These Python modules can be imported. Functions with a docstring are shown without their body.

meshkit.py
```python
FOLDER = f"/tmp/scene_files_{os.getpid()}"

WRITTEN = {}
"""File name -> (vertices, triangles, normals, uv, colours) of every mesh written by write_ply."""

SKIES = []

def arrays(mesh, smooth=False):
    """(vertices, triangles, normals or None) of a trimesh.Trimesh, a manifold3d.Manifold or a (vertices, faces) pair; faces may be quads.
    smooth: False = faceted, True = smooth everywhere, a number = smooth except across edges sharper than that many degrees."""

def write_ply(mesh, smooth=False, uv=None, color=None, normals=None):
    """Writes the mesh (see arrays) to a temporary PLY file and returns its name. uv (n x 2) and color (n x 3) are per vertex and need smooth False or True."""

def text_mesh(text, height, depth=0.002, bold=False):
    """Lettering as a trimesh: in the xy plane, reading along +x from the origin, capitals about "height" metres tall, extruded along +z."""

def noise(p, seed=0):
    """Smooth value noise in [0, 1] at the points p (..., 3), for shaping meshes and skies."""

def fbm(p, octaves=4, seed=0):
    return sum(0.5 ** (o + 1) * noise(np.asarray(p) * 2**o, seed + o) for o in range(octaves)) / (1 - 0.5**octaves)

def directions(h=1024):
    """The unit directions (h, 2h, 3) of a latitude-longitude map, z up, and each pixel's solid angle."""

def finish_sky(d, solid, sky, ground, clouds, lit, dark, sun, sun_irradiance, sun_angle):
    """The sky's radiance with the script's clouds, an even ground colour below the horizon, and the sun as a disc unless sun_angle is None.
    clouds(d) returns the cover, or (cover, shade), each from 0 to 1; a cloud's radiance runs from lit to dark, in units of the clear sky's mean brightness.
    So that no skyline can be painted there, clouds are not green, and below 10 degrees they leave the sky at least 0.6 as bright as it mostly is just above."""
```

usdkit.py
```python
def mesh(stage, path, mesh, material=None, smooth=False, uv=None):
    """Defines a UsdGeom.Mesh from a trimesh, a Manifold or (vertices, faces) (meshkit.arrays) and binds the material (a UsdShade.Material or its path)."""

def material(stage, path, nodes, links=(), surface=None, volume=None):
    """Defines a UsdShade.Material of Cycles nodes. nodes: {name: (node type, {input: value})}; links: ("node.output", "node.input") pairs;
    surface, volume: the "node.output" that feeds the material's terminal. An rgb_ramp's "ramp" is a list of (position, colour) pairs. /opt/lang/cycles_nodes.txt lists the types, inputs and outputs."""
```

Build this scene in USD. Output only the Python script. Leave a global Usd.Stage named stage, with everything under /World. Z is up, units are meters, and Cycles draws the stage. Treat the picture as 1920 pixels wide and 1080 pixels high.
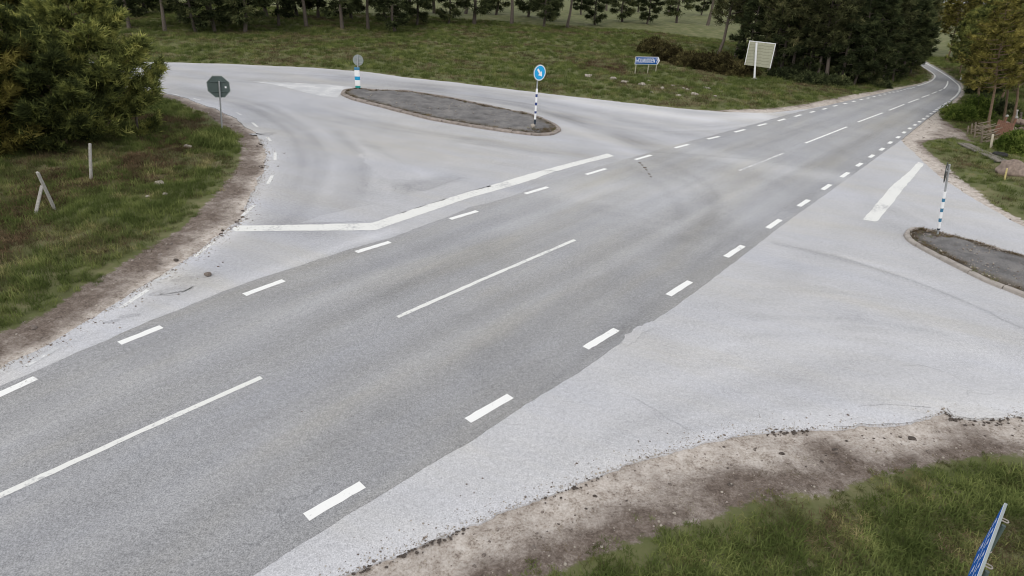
import math, random
import numpy as np
import trimesh, shapely
from shapely.geometry import Polygon, LineString, Point, box
from shapely import ops as sops
from scipy import ndimage
import manifold3d
import usdkit, meshkit
from pxr import Usd, UsdGeom, UsdLux, UsdShade, Gf, Sdf, Vt

stage = Usd.Stage.CreateInMemory()
UsdGeom.SetStageUpAxis(stage, UsdGeom.Tokens.z)
UsdGeom.SetStageMetersPerUnit(stage, 1.0)
UsdGeom.Xform.Define(stage, '/World')
UsdGeom.Scope.Define(stage, '/World/Looks')
rng = np.random.default_rng(914)

# ---------------------------------------------------------------- camera, sky, sun, exposure
CAM_F, CAM_T, CAM_R, CAM_H = 1161.4, 0.4708, 0.0586, 6.834      # focal length (px of a 1920 frame), tilt, roll, height of the mast
EXPOSURE = 0.0
SUN_ELEV, SUN_AZ = math.radians(42), math.radians(200)          # direction towards the veiled sun, azimuth = atan2(x, y)
_f = np.array([0, math.cos(CAM_T), -math.sin(CAM_T)]); _x = np.array([1.0, 0, 0]); _u = np.cross(_x, _f)
CX = math.cos(CAM_R) * _x + math.sin(CAM_R) * _u
CU = -math.sin(CAM_R) * _x + math.cos(CAM_R) * _u
cam = UsdGeom.Camera.Define(stage, '/World/camera')
cam.AddTransformOp().Set(Gf.Matrix4d(*CX, 0, *CU, 0, *(-_f), 0, 0, 0, CAM_H, 1))
cam.CreateHorizontalApertureAttr(36.0); cam.CreateVerticalApertureAttr(20.25)
cam.CreateFocalLengthAttr(CAM_F / 1920 * 36.0)
cam.CreateClippingRangeAttr(Gf.Vec2f(0.1, 3000))
cam.CreateExposureAttr(EXPOSURE)

dome = UsdLux.DomeLight.Define(stage, '/World/sky')
dome.GetPrim().SetCustomDataByKey('kind', 'structure')
usdkit.material(stage, '/World/Looks/sky_look', {
    'sky': ('sky_texture', {'sky_type': 'single_scattering', 'sun_disc': False, 'sun_elevation': SUN_ELEV, 'sun_rotation': SUN_AZ, 'aerosol_density': 2.0}),
    'tc': ('texture_coordinate', {}),
    'n': ('noise_texture', {'scale': 2.2, 'detail': 5, 'roughness': 0.55}),
    'cl': ('rgb_ramp', {'ramp': [(0.25, (5.4, 5.5, 5.75)), (0.75, (7.4, 7.4, 7.5))]}),
    'm': ('mix', {'mix_type': 'mix', 'fac': 0.88}),
    'bg': ('background_shader', {'strength': 0.15})},
    [('tc.generated', 'n.vector'), ('n.fac', 'cl.fac'), ('sky.color', 'm.color1'), ('cl.color', 'm.color2'), ('m.color', 'bg.color')], surface='bg.background')
UsdShade.MaterialBindingAPI.Apply(dome.GetPrim()).Bind(UsdShade.Material.Get(stage, '/World/Looks/sky_look'))
sun = UsdLux.DistantLight.Define(stage, '/World/sun')
sun.CreateNormalizeAttr(True); sun.CreateIntensityAttr(0.3); sun.CreateAngleAttr(25.0); sun.CreateColorAttr(Gf.Vec3f(1.0, 0.95, 0.88))
_d = np.array([math.sin(SUN_AZ) * math.cos(SUN_ELEV), math.cos(SUN_AZ) * math.cos(SUN_ELEV), math.sin(SUN_ELEV)])
_z = _d; _xx = np.cross([0, 0, 1.0], _z); _xx /= np.linalg.norm(_xx); _yy = np.cross(_z, _xx)
sun.AddTransformOp().Set(Gf.Matrix4d(*_xx, 0, *_yy, 0, *_z, 0, 0, 0, 0, 1))

# ---------------------------------------------------------------- helpers
used = {}
def numbered(parent, name):
    k = used.get((parent, name), -1) + 1
    used[(parent, name)] = k
    return name if k == 0 else f'{name}_{k:03d}'

def tag(prim, label=None, cat=None, group=None, kind=None):
    for k, v in (('label', label), ('category', cat), ('group', group), ('kind', kind)):
        if v is not None: prim.SetCustomDataByKey(k, v)
    return prim

def path_of(o): return '/World' if o is None else str(o.GetPath())

def obj(name, mesh, mat, parent=None, smooth=False, prim_vars=None, **tags):
    pp = path_of(parent)
    p = f'{pp}/{numbered(pp, name)}'
    if prim_vars:                                                     # keep only vertices that faces use
        v, f = (mesh.vertices, mesh.faces) if hasattr(mesh, 'faces') else mesh
        u, inv = np.unique(f, return_inverse=True); mesh = (np.asarray(v)[u], inv.reshape(np.shape(f))); prim_vars = {k: np.asarray(q)[u] for k, q in prim_vars.items()}
    m = usdkit.mesh(stage, p, mesh, f'/World/Looks/{mat}', smooth)
    for k, v in (prim_vars or {}).items():
        UsdGeom.PrimvarsAPI(m).CreatePrimvar(k, Sdf.ValueTypeNames.FloatArray, 'vertex').Set(Vt.FloatArray.FromNumpy(np.asarray(v, np.float32)))
    m.CreateDoubleSidedAttr(True)
    return tag(m.GetPrim(), **tags)

def unit2(p): p = np.asarray(p[:2], float); return p / (np.linalg.norm(p) + 1e-9)
def thing(name, label, cat=None, loc=(0, 0, 0), rz=0.0, group=None, kind=None, scale=None, tilt=0.0):
    p = f'/World/{numbered("/World", name)}'
    x = UsdGeom.Xform.Define(stage, p)
    x.AddTranslateOp().Set(Gf.Vec3d(*map(float, loc)))
    if tilt: h = unit2(loc); x.AddRotateXYZOp().Set(Gf.Vec3f(-tilt * h[0], -tilt * h[1], 0))
    x.AddRotateZOp().Set(math.degrees(rz))
    if scale is not None: x.AddScaleOp().Set(Gf.Vec3f(*([float(scale)] * 3 if np.ndim(scale) == 0 else map(float, scale))))
    return tag(x.GetPrim(), label, cat, group, kind)

def dup(root, label, loc, rz=0.0, group=None, scale=None, tilt=0.0):
    was = root.GetCustomData()
    base = root.GetName().rsplit('_', 1)[0] if root.GetName()[-3:].isdigit() else root.GetName()
    r = thing(base, label, was['category'], loc, rz, group or was.get('group'), None, scale, tilt)
    r.GetReferences().AddInternalReference(root.GetPath()); r.SetInstanceable(True)
    return r

def ray(px, py):
    d = (px - 960) / CAM_F * CX - (py - 540) / CAM_F * CU + _f
    return d
def plane(px, py, z=0.0):
    d = ray(px, py); s = (z - CAM_H) / d[2]
    return np.array([d[0] * s, d[1] * s, z])
def flat(pts): return np.array([plane(*p)[:2] for p in pts])
def project(P):
    d = np.asarray(P, float) - np.array([0, 0, CAM_H]); w = d @ _f
    return np.stack([960 + CAM_F * (d @ CX) / w, 540 - CAM_F * (d @ CU) / w], -1)

def resample(pts, step):
    pts = np.asarray(pts, float); seg = np.linalg.norm(np.diff(pts, axis=0), axis=1); t = np.r_[0, np.cumsum(seg)]
    n = max(2, int(t[-1] / step) + 1); s = np.linspace(0, t[-1], n)
    return np.stack([np.interp(s, t, pts[:, k]) for k in range(pts.shape[1])], 1)
def smooth_line(pts, step=0.4, rounds=6):
    p = resample(pts, step)
    for _ in range(rounds): p[1:-1] = (p[:-2] + 2 * p[1:-1] + p[2:]) / 4
    return p
def ragged(pts, amp, scale, seed, step=0.12):
    p = resample(pts, step)
    t = np.gradient(p, axis=0); nrm = np.stack([-t[:, 1], t[:, 0]], 1); nrm /= np.linalg.norm(nrm, axis=1, keepdims=True) + 1e-9
    q = np.c_[p / scale, np.zeros(len(p))]
    n = meshkit.noise(q, seed) - 0.5 + 0.5 * (meshkit.noise(q * 3.1, seed + 1) - 0.5)
    w = np.ones(len(p)); w[0] = w[-1] = 0
    return p + nrm * (n * amp * 2 * w)[:, None]

def box_mesh(sx, sy, sz, at=(0, 0, 0), bevel=0.0):
    if bevel:
        b = bevel; c = [[x * (sx / 2 - b), y * (sy / 2 - b), z * (sz / 2 - b)] for x in (-1, 1) for y in (-1, 1) for z in (-1, 1)]
        pts = [np.array(p) + np.eye(3)[a] * s * b for p in c for a in range(3) for s in (-1, 1)]
        m = trimesh.convex.convex_hull(np.array(pts))
    else: m = trimesh.creation.box([sx, sy, sz])
    m.apply_translation(at); return m
def tube(pts, rad, n=8, cap=True):
    pts = np.asarray(pts, float); rad = np.broadcast_to(rad, len(pts)).astype(float)
    tan = np.gradient(pts, axis=0); tan /= np.linalg.norm(tan, axis=1, keepdims=True) + 1e-12
    ref = np.array([0.31, 0.95, 0.05]); a = np.cross(tan, ref); a /= np.linalg.norm(a, axis=1, keepdims=True) + 1e-12; b = np.cross(tan, a)
    th = np.arange(n) / n * 2 * np.pi
    v = pts[:, None] + rad[:, None, None] * (np.cos(th)[None, :, None] * a[:, None] + np.sin(th)[None, :, None] * b[:, None])
    v = v.reshape(-1, 3); f = []
    for i in range(len(pts) - 1):
        for j in range(n):
            k = (j + 1) % n; f += [[i * n + j, i * n + k, (i + 1) * n + k], [i * n + j, (i + 1) * n + k, (i + 1) * n + j]]
    if cap:
        v = np.vstack([v, pts[0], pts[-1]]); c0, c1 = len(v) - 2, len(v) - 1
        for j in range(n):
            k = (j + 1) % n; f += [[c0, k, j], [c1, (len(pts) - 1) * n + j, (len(pts) - 1) * n + k]]
    return trimesh.Trimesh(v, f, process=False)
def cat(ms): return trimesh.util.concatenate(ms)
def extrude(poly, h, z=0.0):
    m = trimesh.creation.extrude_polygon(poly, h, engine='earcut'); m.apply_translation([0, 0, z]); return m
def rock_mesh(size, seed, sub=2, rough=0.35):
    m = trimesh.creation.icosphere(sub, 0.5); v = np.array(m.vertices)
    n = meshkit.noise(v * 2.2 + 7.3 * seed, seed) - 0.5 + 0.4 * (meshkit.noise(v * 6 + 3.1 * seed, seed + 3) - 0.5)
    v *= (1 + rough * 2 * n)[:, None]
    for k in range(3):                                                # a few flat breaks
        d = np.array([math.sin(seed * 3 + k * 2.1), math.cos(seed * 5 + k * 1.7), math.sin(seed + k) * 0.7]); d /= np.linalg.norm(d)
        h = v @ d; v -= np.maximum(h - 0.36, 0)[:, None] * d * 0.85
    v *= np.asarray(size)
    return trimesh.Trimesh(v, m.faces, process=False)

# ---------------------------------------------------------------- materials
def mat(name, *a, **k): return usdkit.material(stage, f'/World/Looks/{name}', *a, **k)
def plain(name, col, rough=0.6, metallic=0.0, vary=0.12, scale=9.0, spec=0.4):
    c = np.array(col, float)
    mat(name, {'g': ('geometry', {}), 'n': ('noise_texture', {'scale': scale, 'detail': 4, 'roughness': 0.6}),
               'r': ('rgb_ramp', {'ramp': [(0.25, tuple(c * (1 - vary))), (0.75, tuple(np.minimum(c * (1 + vary), 0.9)))]}),
               'p': ('principled_bsdf', {'roughness': rough, 'metallic': metallic, 'specular_ior_level': spec})},
        [('g.position', 'n.vector'), ('n.fac', 'r.fac'), ('r.color', 'p.base_color')], surface='p.BSDF')

def asphalt(name, dark, light, angle, streak):
    """grain, blotches, streaks along the traffic, and the wear carried by the vertex attribute tone (0.5 = none)"""
    mat(name, {
        'g': ('geometry', {}),
        'tone': ('attribute', {'attribute': 'tone'}),
        'grain': ('noise_texture', {'scale': 42.0, 'detail': 3, 'roughness': 0.75}),
        'chip': ('voronoi_texture', {'scale': 55.0, 'randomness': 1.0}),
        'blot': ('noise_texture', {'scale': 0.55, 'detail': 6, 'roughness': 0.62, 'distortion': 0.4}),
        'map': ('mapping', {'mapping_type': 'texture', 'rotation': (0, 0, angle), 'scale': (0.6, 14.0, 1.0)}),
        'streak': ('noise_texture', {'scale': 1.0, 'detail': 5, 'roughness': 0.6}),
        'm1': ('math', {'math_type': 'multiply_add', 'value2': 0.34, 'value3': -0.17}),
        'm2': ('math', {'math_type': 'multiply_add', 'value2': streak, 'value3': -0.5 * streak}),
        'fine': ('noise_texture', {'scale': 13.0, 'detail': 8, 'roughness': 0.85}), 'm5': ('math', {'math_type': 'multiply_add', 'value2': 1.35, 'value3': -0.675}), 'a5': ('math', {'math_type': 'add'}),
        'warp': ('noise_texture', {'scale': 1.3, 'detail': 4}), 'wadd': ('vector_math', {'vector_type': 'add'} if False else {'math_type': 'add'}), 'crk': ('voronoi_texture', {'feature': 'distance_to_edge', 'scale': 0.33}), 'cm': ('map_range', {'from_min': 0.0, 'from_max': 0.006, 'to_min': -0.22, 'to_max': 0.0, 'clamp': True}), 'cmask': ('map_range', {'from_min': 0.52, 'from_max': 0.62, 'clamp': True}), 'cmul': ('math', {'math_type': 'multiply'}), 'a6': ('math', {'math_type': 'add'}),
        'm3': ('math', {'math_type': 'multiply_add', 'value2': 1.3, 'value3': -0.65}),
        'm4': ('math', {'math_type': 'multiply_add', 'value2': 0.45, 'value3': -0.2}),
        'a1': ('math', {'math_type': 'add'}), 'a2': ('math', {'math_type': 'add'}), 'a3': ('math', {'math_type': 'add'}), 'a4': ('math', {'math_type': 'add'}),
        'r': ('rgb_ramp', {'ramp': [(0.0, dark), (1.0, light)]}),
        'map2': ('mapping', {'mapping_type': 'texture', 'rotation': (0, 0, angle), 'scale': (1.6, 9.0, 1.0), 'location': (5.0, 3.0, 0.0)}),
        'hue': ('noise_texture', {'scale': 0.8, 'detail': 5, 'roughness': 0.6}),
        'tint': ('rgb_ramp', {'ramp': [(0.34, (0.985, 1.0, 1.045)), (0.52, (1.0, 1.0, 1.0)), (0.68, (1.02, 0.995, 0.93))]}),
        'mul': ('mix', {'mix_type': 'multiply', 'fac': 1.0}),
        'bump': ('bump', {'strength': 0.35, 'distance': 0.006}),
        'p': ('principled_bsdf', {'roughness': 0.85, 'specular_ior_level': 0.3})},
        [('g.position', 'grain.vector'), ('g.position', 'chip.vector'), ('g.position', 'blot.vector'), ('g.position', 'map.vector'), ('map.vector', 'streak.vector'),
         ('blot.fac', 'm1.value1'), ('streak.fac', 'm2.value1'), ('grain.fac', 'm3.value1'), ('chip.distance', 'm4.value1'),
         ('tone.fac', 'a1.value1'), ('m1.value', 'a1.value2'), ('a1.value', 'a2.value1'), ('m2.value', 'a2.value2'), ('a2.value', 'a3.value1'), ('m3.value', 'a3.value2'),
         ('a3.value', 'a4.value1'), ('m4.value', 'a4.value2'), ('g.position', 'fine.vector'), ('fine.fac', 'm5.value1'), ('a4.value', 'a5.value1'), ('m5.value', 'a5.value2'), ('g.position', 'warp.vector'), ('g.position', 'wadd.vector1'), ('warp.color', 'wadd.vector2'), ('wadd.vector', 'crk.vector'), ('crk.distance', 'cm.value'), ('blot.fac', 'cmask.value'), ('cm.result', 'cmul.value1'), ('cmask.result', 'cmul.value2'), ('a5.value', 'a6.value1'), ('cmul.value', 'a6.value2'), ('a6.value', 'r.fac'), ('r.color', 'mul.color1'), ('g.position', 'map2.vector'), ('map2.vector', 'hue.vector'), ('hue.fac', 'tint.fac'), ('tint.color', 'mul.color2'), ('mul.color', 'p.base_color'),
         ('grain.fac', 'bump.height'), ('bump.normal', 'p.normal')], surface='p.BSDF')
asphalt('main_asphalt', (0.165, 0.166, 0.169), (0.51, 0.508, 0.508), -0.67, 0.34)
asphalt('side_asphalt', (0.20, 0.20, 0.206), (0.60, 0.598, 0.606), 1.2, 0.16)

def paint(name, wear, col=(0.80, 0.80, 0.78), under=(0.42, 0.42, 0.43)):
    mat(name, {'g': ('geometry', {}), 'n': ('noise_texture', {'scale': 11.0, 'detail': 8, 'roughness': 0.8}),
               'b': ('noise_texture', {'scale': 1.1, 'detail': 3}),
               's': ('math', {'math_type': 'multiply_add', 'value2': 0.5, 'value3': 0.0}), 'a': ('math', {'math_type': 'add'}),
               'r': ('rgb_ramp', {'ramp': [(max(0, wear - 0.06), under), (wear + 0.06, col)]}),
               'p': ('principled_bsdf', {'roughness': 0.7, 'specular_ior_level': 0.3})},
        [('g.position', 'n.vector'), ('g.position', 'b.vector'), ('b.fac', 's.value1'), ('n.fac', 'a.value1'), ('s.value', 'a.value2'), ('a.value', 'r.fac'), ('r.color', 'p.base_color')], surface='p.BSDF')
paint('paint_fresh', 0.585, (0.78, 0.78, 0.76), (0.36, 0.36, 0.365))
paint('paint_stop', 0.655, (0.70, 0.70, 0.67), (0.44, 0.44, 0.44))
paint('paint_worn', 0.77, (0.70, 0.70, 0.68), (0.40, 0.40, 0.41))
paint('paint_dull', 0.66, (0.68, 0.68, 0.66), (0.45, 0.45, 0.455))
paint('paint_ghost', 0.80, (0.66, 0.66, 0.65), (0.47, 0.475, 0.485))

# ground: grass soil, straw and heather patches, gravel where the vertex attribute gravel says so
mat('ground_look', {
    'g': ('geometry', {}), 'gr': ('attribute', {'attribute': 'gravel'}), 'near': ('attribute', {'attribute': 'roadside'}), 'hth': ('attribute', {'attribute': 'heather'}),
    'n1': ('noise_texture', {'scale': 0.8, 'detail': 7, 'roughness': 0.65}),
    'n2': ('noise_texture', {'scale': 5.0, 'detail': 5, 'roughness': 0.7}),
    'n3': ('noise_texture', {'scale': 26.0, 'detail': 6, 'roughness': 0.75}),
    'vor': ('voronoi_texture', {'scale': 26.0}),
    'edge': ('math', {'math_type': 'multiply_add', 'value2': 1.1, 'value3': -0.55}), 'ea': ('math', {'math_type': 'add'}),
    'em': ('map_range', {'from_min': 0.42, 'from_max': 0.60, 'clamp': True}),
    'soil': ('rgb_ramp', {'ramp': [(0.3, (0.085, 0.088, 0.040)), (0.48, (0.115, 0.128, 0.050)), (0.62, (0.17, 0.165, 0.082)), (0.75, (0.24, 0.215, 0.13))]}),
    'hc': ('rgb_ramp', {'ramp': [(0.3, (0.030, 0.020, 0.013)), (0.6, (0.10, 0.060, 0.035)), (0.8, (0.16, 0.115, 0.075))]}),
    'hm': ('mix', {'mix_type': 'mix'}),
    'sand': ('rgb_ramp', {'ramp': [(0.34, (0.18, 0.145, 0.12)), (0.45, (0.43, 0.375, 0.325)), (0.60, (0.62, 0.57, 0.52))]}),
    'dirt': ('rgb_ramp', {'ramp': [(0.33, (0.075, 0.057, 0.046)), (0.5, (0.165, 0.132, 0.110)), (0.68, (0.30, 0.255, 0.22))]}),
    'mixn': ('math', {'math_type': 'multiply_add', 'value2': 0.65, 'value3': -0.10}), 'mx': ('math', {'math_type': 'multiply_add', 'value2': 0.55}),
    'nm': ('math', {'math_type': 'multiply_add', 'value2': 2.6, 'value3': -1.3}), 'na': ('math', {'math_type': 'add', 'use_clamp': True}),
    'sd': ('mix', {'mix_type': 'mix'}), 'all': ('mix', {'mix_type': 'mix'}),
    'bump': ('bump', {'strength': 0.9, 'distance': 0.03}),
    'p': ('principled_bsdf', {'roughness': 0.95, 'specular_ior_level': 0.15})},
    [('g.position', f'{n}.vector') for n in ('n1', 'n2', 'n3', 'vor')] +
    [('n2.fac', 'edge.value1'), ('gr.fac', 'ea.value1'), ('edge.value', 'ea.value2'), ('ea.value', 'em.value'),
     ('n2.fac', 'mx.value1'), ('n3.fac', 'mixn.value1'), ('mixn.value', 'mx.value3'), ('mx.value', 'sand.fac'), ('mx.value', 'dirt.fac'), ('n2.fac', 'hc.fac'),
     ('n1.fac', 'soil.fac'), ('hth.fac', 'hm.fac'), ('soil.color', 'hm.color1'), ('hc.color', 'hm.color2'),
     ('n1.fac', 'nm.value1'), ('near.fac', 'na.value1'), ('nm.value', 'na.value2'), ('na.value', 'sd.fac'), ('dirt.color', 'sd.color1'), ('sand.color', 'sd.color2'),
     ('em.result', 'all.fac'), ('hm.color', 'all.color1'), ('sd.color', 'all.color2'), ('all.color', 'p.base_color'), ('n3.fac', 'bump.height'), ('bump.normal', 'p.normal')], surface='p.BSDF')

def blades(name, ramp, trans=0.25, scale=0.9, contrast=1.0):
    mat(name, {'g': ('geometry', {}), 'oi': ('object_info', {}), 'n': ('noise_texture', {'scale': scale, 'detail': 5, 'roughness': 0.65}),
               'k': ('math', {'math_type': 'multiply_add', 'value2': contrast, 'value3': 0.5 - 0.5 * contrast}),
               's': ('math', {'math_type': 'multiply_add', 'value2': 0.22}), 's2': ('math', {'math_type': 'multiply_add', 'value2': 0.34}), 'off': ('math', {'math_type': 'add', 'value2': -0.28}),
               'r': ('rgb_ramp', {'ramp': ramp}), 'd': ('diffuse_bsdf', {}), 't': ('translucent_bsdf', {}), 'm': ('mix_closure', {'fac': trans})},
        [('g.position', 'n.vector'), ('n.fac', 'k.value1'), ('oi.random', 's.value1'), ('k.value', 's.value3'), ('g.random_per_island', 's2.value1'), ('s.value', 's2.value3'), ('s2.value', 'off.value1'), ('off.value', 'r.fac'),
         ('r.color', 'd.color'), ('r.color', 't.color'), ('d.BSDF', 'm.closure1'), ('t.BSDF', 'm.closure2')], surface='m.closure')
blades('grass_blade', [(0.27, (0.0805, 0.0883, 0.0338)), (0.42, (0.1752, 0.1828, 0.0676)), (0.54, (0.2921, 0.2585, 0.1208)), (0.66, (0.3894, 0.3304, 0.1691)), (0.78, (0.5, 0.4603, 0.2777))], 0.2, 1.1, 1.3)
blades('lush_blade', [(0.25, (0.0792, 0.1035, 0.0312)), (0.5, (0.1889, 0.2194, 0.0716)), (0.75, (0.3535, 0.3488, 0.1386))], 0.25, 1.1, 1.3)
blades('dry_blade', [(0.25, (0.08, 0.060, 0.036)), (0.45, (0.17, 0.13, 0.075)), (0.6, (0.27, 0.22, 0.135)), (0.8, (0.40, 0.345, 0.24))], 0.15)
blades('heather_twig', [(0.25, (0.0517, 0.0348, 0.0216)), (0.5, (0.1725, 0.1176, 0.0696)), (0.75, (0.299, 0.228, 0.132))], 0.1, 2.0)
blades('pine_needle_olive', [(0.22, (0.0403, 0.0504, 0.0193)), (0.4, (0.1411, 0.1611, 0.0497)), (0.54, (0.2957, 0.3108, 0.0911)), (0.7, (0.4973, 0.476, 0.1518))], 0.2, 2.6, 1.8)
blades('pine_needle_rust', [(0.22, (0.0448, 0.0438, 0.0138)), (0.4, (0.1624, 0.1475, 0.0414)), (0.54, (0.3248, 0.2875, 0.0805)), (0.7, (0.504, 0.4375, 0.1437))], 0.25, 2.2, 1.8)
blades('spruce_needle', [(0.22, (0.0253, 0.0333, 0.0161)), (0.48, (0.0897, 0.1058, 0.046)), (0.72, (0.207, 0.207, 0.092))], 0.12, 1.5, 1.6)
blades('forest_needle', [(0.22, (0.0345, 0.0391, 0.0184)), (0.48, (0.1207, 0.1288, 0.0575)), (0.72, (0.2645, 0.2357, 0.115))], 0.12, 1.5, 1.6)
blades('bush_leaf', [(0.22, (0.035, 0.030, 0.014)), (0.48, (0.125, 0.110, 0.046)), (0.72, (0.26, 0.22, 0.10))], 0.2, 1.8, 1.6)
blades('hedge_leaf', [(0.22, (0.054, 0.084, 0.0176)), (0.48, (0.186, 0.24, 0.055)), (0.72, (0.348, 0.36, 0.099))], 0.3, 2.5, 1.6)
plain('bark_grey', (0.115, 0.095, 0.078), 0.9, vary=0.45, scale=14)
plain('bark_pine', (0.165, 0.115, 0.075), 0.9, vary=0.45, scale=14)
plain('weathered_wood', (0.35, 0.335, 0.31), 0.85, vary=0.3, scale=22)
plain('brown_stick', (0.20, 0.165, 0.125), 0.9, vary=0.45, scale=9)
plain('red_board', (0.20, 0.105, 0.072), 0.85, vary=0.35, scale=14)
plain('pale_wood', (0.62, 0.56, 0.45), 0.8, vary=0.15)
plain('yellow_wood', (0.60, 0.50, 0.22), 0.8, vary=0.15)
plain('plank_grey', (0.185, 0.165, 0.142), 0.9, vary=0.3, scale=8)
plain('galvanised', (0.36, 0.375, 0.38), 0.5, 0.35, 0.15)
plain('pole_beige', (0.42, 0.40, 0.30), 0.6, 0.0, 0.1)
plain('sign_back', (0.085, 0.115, 0.110), 0.55, 0.1, 0.12, 5)
plain('sign_rim', (0.30, 0.335, 0.325), 0.45, 0.3, 0.1)
plain('sign_blue', (0.010, 0.36, 0.72), 0.4, 0.0, 0.06)
plain('sign_navy', (0.010, 0.095, 0.36), 0.85, 0.0, 0.08, spec=0.08)
plain('band_navy', (0.025, 0.050, 0.19), 0.45, 0.0, 0.12)
plain('band_blue', (0.055, 0.19, 0.31), 0.45, 0.0, 0.12)
plain('band_cyan', (0.012, 0.30, 0.56), 0.45, 0.0, 0.1)
plain('band_teal', (0.02, 0.26, 0.24), 0.5, 0.0, 0.1)
plain('sign_white', (0.82, 0.83, 0.84), 0.45, 0.0, 0.04)
plain('band_dark', (0.03, 0.04, 0.055), 0.6, 0.0, 0.2)
plain('board_beige', (0.36, 0.36, 0.27), 0.7, 0.0, 0.12, 6)
plain('dark_metal', (0.030, 0.034, 0.032), 0.55, 0.1, 0.2)
plain('rubber', (0.018, 0.018, 0.018), 0.8, 0.0, 0.2)
plain('stone_pale', (0.33, 0.295, 0.25), 0.9, vary=0.35, scale=7)
plain('stone_pink', (0.225, 0.175, 0.145), 0.9, vary=0.4, scale=7)
plain('kerb_stone', (0.25, 0.215, 0.19), 0.9, vary=0.45, scale=6)
plain('kerb_pale', (0.33, 0.30, 0.27), 0.9, vary=0.2, scale=7)
plain('clod', (0.15, 0.125, 0.108), 0.95, vary=0.4, scale=30)
plain('concrete', (0.55, 0.52, 0.48), 0.9, vary=0.15, scale=12)
mat('island_gravel', {'g': ('geometry', {}), 'n': ('noise_texture', {'scale': 30.0, 'detail': 5, 'roughness': 0.8}), 'b': ('noise_texture', {'scale': 1.4, 'detail': 6, 'roughness': 0.65}),
    'edge': ('attribute', {'attribute': 'rim'}), 'k': ('math', {'math_type': 'multiply_add', 'value2': 0.55, 'value3': -0.05}), 'a': ('math', {'math_type': 'multiply_add', 'value2': 0.55}),
    'r': ('rgb_ramp', {'ramp': [(0.28, (0.06, 0.056, 0.054)), (0.5, (0.16, 0.155, 0.153)), (0.72, (0.34, 0.33, 0.32))]}),
    'e': ('rgb_ramp', {'ramp': [(0.3, (0.03, 0.026, 0.02)), (0.65, (0.14, 0.115, 0.085))]}), 'm': ('mix', {'mix_type': 'mix'}),
    'eb': ('math', {'math_type': 'multiply_add', 'value2': 1.2, 'value3': -0.6}), 'ee': ('math', {'math_type': 'add', 'use_clamp': True}),
    'bump': ('bump', {'strength': 0.8, 'distance': 0.02}), 'p': ('principled_bsdf', {'roughness': 0.95, 'specular_ior_level': 0.2})},
    [('g.position', 'n.vector'), ('g.position', 'b.vector'), ('b.fac', 'k.value1'), ('n.fac', 'a.value1'), ('k.value', 'a.value3'), ('a.value', 'r.fac'), ('a.value', 'e.fac'), ('b.fac', 'eb.value1'), ('edge.fac', 'ee.value1'), ('eb.value', 'ee.value2'), ('ee.value', 'm.fac'),
     ('r.color', 'm.color1'), ('e.color', 'm.color2'), ('m.color', 'p.base_color'), ('n.fac', 'bump.height'), ('bump.normal', 'p.normal')], surface='p.BSDF')

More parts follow.
